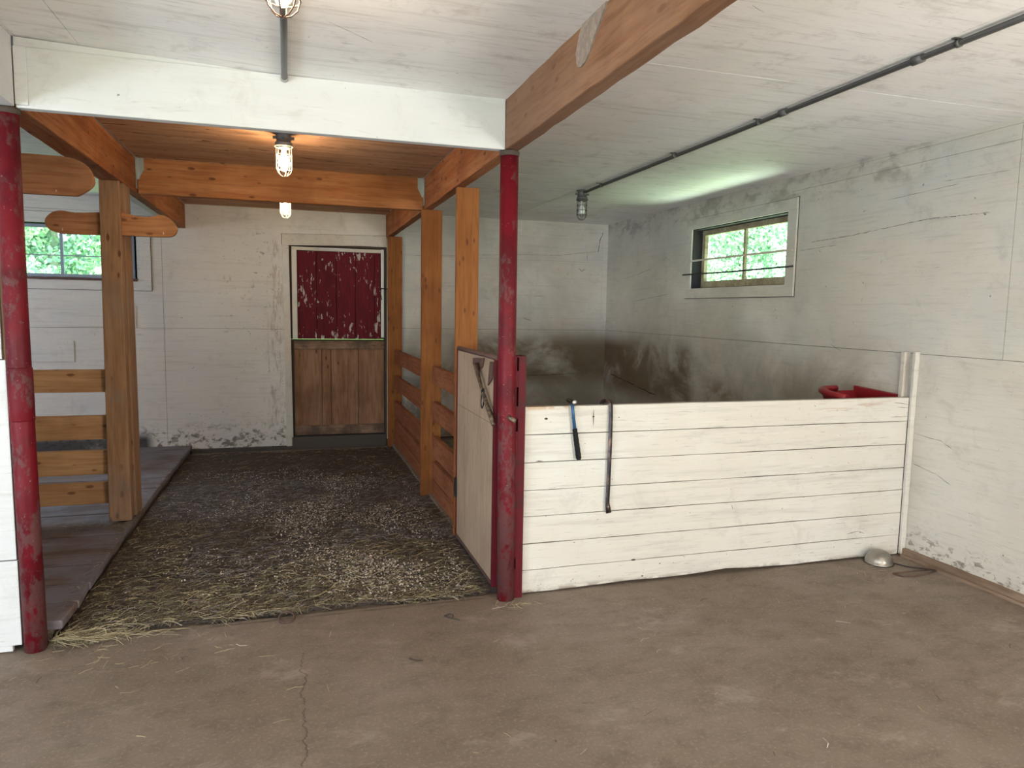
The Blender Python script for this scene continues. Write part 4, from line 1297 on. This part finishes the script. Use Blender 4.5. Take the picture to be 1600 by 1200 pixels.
# ------------------------------------------------------------------ caged lamps
def lamp(x, y, ztop, lit, label, wire='wire'):
    t = thing('caged_lamp', (x, y, ztop), label, 'lamp', 'caged ceiling lamps')
    z = ztop
    b = MB().lathe((x, y, z), [(0.050, 0), (0.050, -0.006), (0.040, -0.010), (0.040, -0.055), (0.047, -0.058), (0.047, -0.066), (0.040, -0.070), (0.042, -0.078), (0.036, -0.088)][::-1], 28)
    for a in (0, 1.57, 3.14, 4.71):
        b.tube([(x + 0.036 * math.cos(a), y + 0.036 * math.sin(a), z - 0.03), (x + 0.058 * math.cos(a), y + 0.058 * math.sin(a), z - 0.03)], 0.009, 10)
    b.build('housing', 'cast', parent=t)
    zb = z - 0.088
    prof = [(0.030, zb), (0.034, zb - 0.02), (0.034, zb - 0.10), (0.028, zb - 0.122), (0.012, zb - 0.134), (0.0, zb - 0.136)]
    MB().lathe((x, y, 0), prof, 24).build('globe', 'glass', parent=t)
    bp_ = [(0.0, zb - 0.112), (0.012, zb - 0.108), (0.024, zb - 0.094), (0.027, zb - 0.075), (0.022, zb - 0.052), (0.013, zb - 0.034), (0.012, zb - 0.0)]
    MB().lathe((x, y, 0), bp_, 20).build('bulb', 'bulb_on' if lit else 'bulb_off', parent=t)
    cg = MB()
    R = 0.044
    for k in range(6):
        a = math.pi * k / 3 + 0.3
        ca, sa = math.cos(a), math.sin(a)
        cg.tube([(x + R * ca, y + R * sa, z - 0.075), (x + R * ca, y + R * sa, zb - 0.11), (x + R * 0.85 * ca, y + R * 0.85 * sa, zb - 0.133), (x + R * 0.45 * ca, y + R * 0.45 * sa, zb - 0.150), (x + 0.003 * ca, y + 0.003 * sa, zb - 0.155)], 0.0021, 6)
    for zz in (zb - 0.035, zb - 0.075, zb - 0.113):
        cg.tube([(x + R * math.cos(q * math.pi / 12), y + R * math.sin(q * math.pi / 12), zz) for q in range(24)], 0.0021, 6, closed=True)
    cg.tube([(x + (R + .004) * math.cos(q * math.pi / 12), y + (R + .004) * math.sin(q * math.pi / 12), z - 0.077) for q in range(24)], 0.004, 6, closed=True)
    cg.build('cage', wire, parent=t)
    # wide oval clamp loop hung on the housing
    return t


lamp(-0.033, 4.34, 2.412, True, 'lit caged lamp under the bare plywood, in front of the orange cross beam', 'wire_lit')
lamp(-0.043, 6.35, 2.412, True, 'lit caged lamp whose lower half shows below the orange cross beam', 'wire_lit')
lamp(2.333, 5.63, ZC, False, 'unlit caged lamp on the ceiling of the right stall, at the end of the conduit')
t4 = lamp(-0.012, 1.99, 2.412, True, 'caged lamp at the top edge of the view, in front of the white header beam', 'rust')
lamp(2.32, 0.95, ZC, True, 'lit caged lamp on the right conduit, nearer than the view reaches')

# conduits
t = thing('conduit', (2.32, 3.0, 2.42), 'grey steel conduit running along the right part of the ceiling to the unlit lamp', 'conduit')
mb = MB().tube([(2.333, 5.585, 2.418), (2.34, 5.2, 2.424), (2.325, 3.1, 2.424), (2.32, 2.1, 2.424), (2.322, 1.0, 2.424)], 0.0115, 14)
mb.build('tube', 'grey_metal', parent=t)
for k, yy in enumerate((3.06, 2.27)):
    MB().tube([(2.322, yy - 0.025, 2.424), (2.322, yy + 0.025, 2.424)], 0.017, 14).build('coupling', 'cast', parent=t)
for yy in (5.25, 4.1, 3.25, 2.09):
    mb = MB().tube([(2.325 - (0.006 if yy < 5 else -0.012), yy - 0.008, 2.424), (2.325 - (0.006 if yy < 5 else -0.012), yy + 0.008, 2.424)], 0.0155, 12)
    mb.box(2.290, 2.33, yy - 0.008, yy + 0.008, 2.436, 2.439)
    mb.build('strap', 'grey_metal', parent=t)
t = thing('conduit', (-0.012, 2.7, 2.39), 'short grey conduit from the top lamp into the white header beam', 'conduit')
MB().tube([(-0.012, 2.075, 2.386), (-0.014, 2.7, 2.388), (-0.018, 3.244, 2.386)], 0.0125, 14).build('tube', 'grey_metal', parent=t)
MB().tube([(-0.018, 3.225, 2.386), (-0.018, 3.2455, 2.386)], 0.0165, 14).build('bushing', 'galv', parent=t)


# ------------------------------------------------------------------ outdoors seen through the two windows
mb = MB().box(-40, 45, YB + 0.13, 60, -0.2, -0.1).box(XR + 0.13, 45, -30, YB + 0.13, -0.2, -0.1).box(-40, XR + 0.13, -30, YF - 0.12, -0.2, -0.1).box(-40, XL - 0.12, YF - 0.12, YB + 0.13, -0.2, -0.1)
tag(mb.build('ground', 'grass', origin=(0, 0, 0)), None, None, kind='structure')


def crown_mesh(seed, n):
    rs = np.random.RandomState(seed)
    V, F, MI = [], [], []
    cl = []
    for k in range(64):
        a = rs.uniform(0, 6.28)
        r = 1.1 * math.sqrt(rs.uniform(0.01, 1))
        cl.append((r * math.cos(a), r * math.sin(a), rs.uniform(0.5, 6.6), rs.uniform(0.40, 0.60)))
    for k in range(n):
        c = cl[rs.randint(len(cl))]
        d = rs.normal(0, 1, 3)
        d /= np.linalg.norm(d)
        q = np.array(c[:3]) + d * c[3] * rs.uniform(0.55, 1.0)
        u = rs.normal(0, 1, 3)
        u /= np.linalg.norm(u)
        v = np.cross(u, rs.normal(0, 1, 3))
        v /= np.linalg.norm(v)
        s_ = rs.uniform(0.04, 0.09)
        o_ = len(V)
        V += [q - u * s_, q - v * s_ * .55, q + u * s_, q + v * s_ * .55]
        F.append((o_, o_ + 1, o_ + 2, o_ + 3))
        MI.append(rs.randint(3))
    mb = MB()
    mb.v = [tuple(map(float, q)) for q in V]
    mb.f, mb.mi, mb.sm = F, MI, [False] * len(F)
    return mb


def tree(x, y, label, seed):
    t = thing('tree', (x, y, -0.1), label, 'tree')
    mb = crown_mesh(seed, 21000)
    mb.v = [(a + x, b + y, c) for a, b, c in mb.v]
    mb.build('foliage', ['leaf0', 'leaf1', 'leaf2'], parent=t)
    MB().tube([(x, y, -0.1), (x + 0.08, y, 2.5), (x, y + 0.1, 6.3)], [0.13, 0.10, 0.03], 10).build('trunk', 'bark', parent=t)
    return t


pane = ['left part', 'middle', 'right part']
for k, (x, y) in enumerate(((13.3, 22.2), (13.0, 18.7), (13.2, 15.2))):
    tree(x, y, 'sunlit green tree filling the %s of the right stall window' % pane[k], 50 + k)
tree(-5.1, 18.2, 'sunlit green tree filling most of the back window', 60)
tree(-4.5, 22.4, 'farther tree showing in the right half of the back window', 61)
tree(-8.0, 22.4, 'farther tree showing at the far left edge of the back window', 62)
tree(17.5, 27.0, 'far tree showing in the gap left of the middle tree in the right stall window', 63)
tree(17.8, 22.6, 'far tree showing in the gap right of the middle tree in the right stall window', 64)
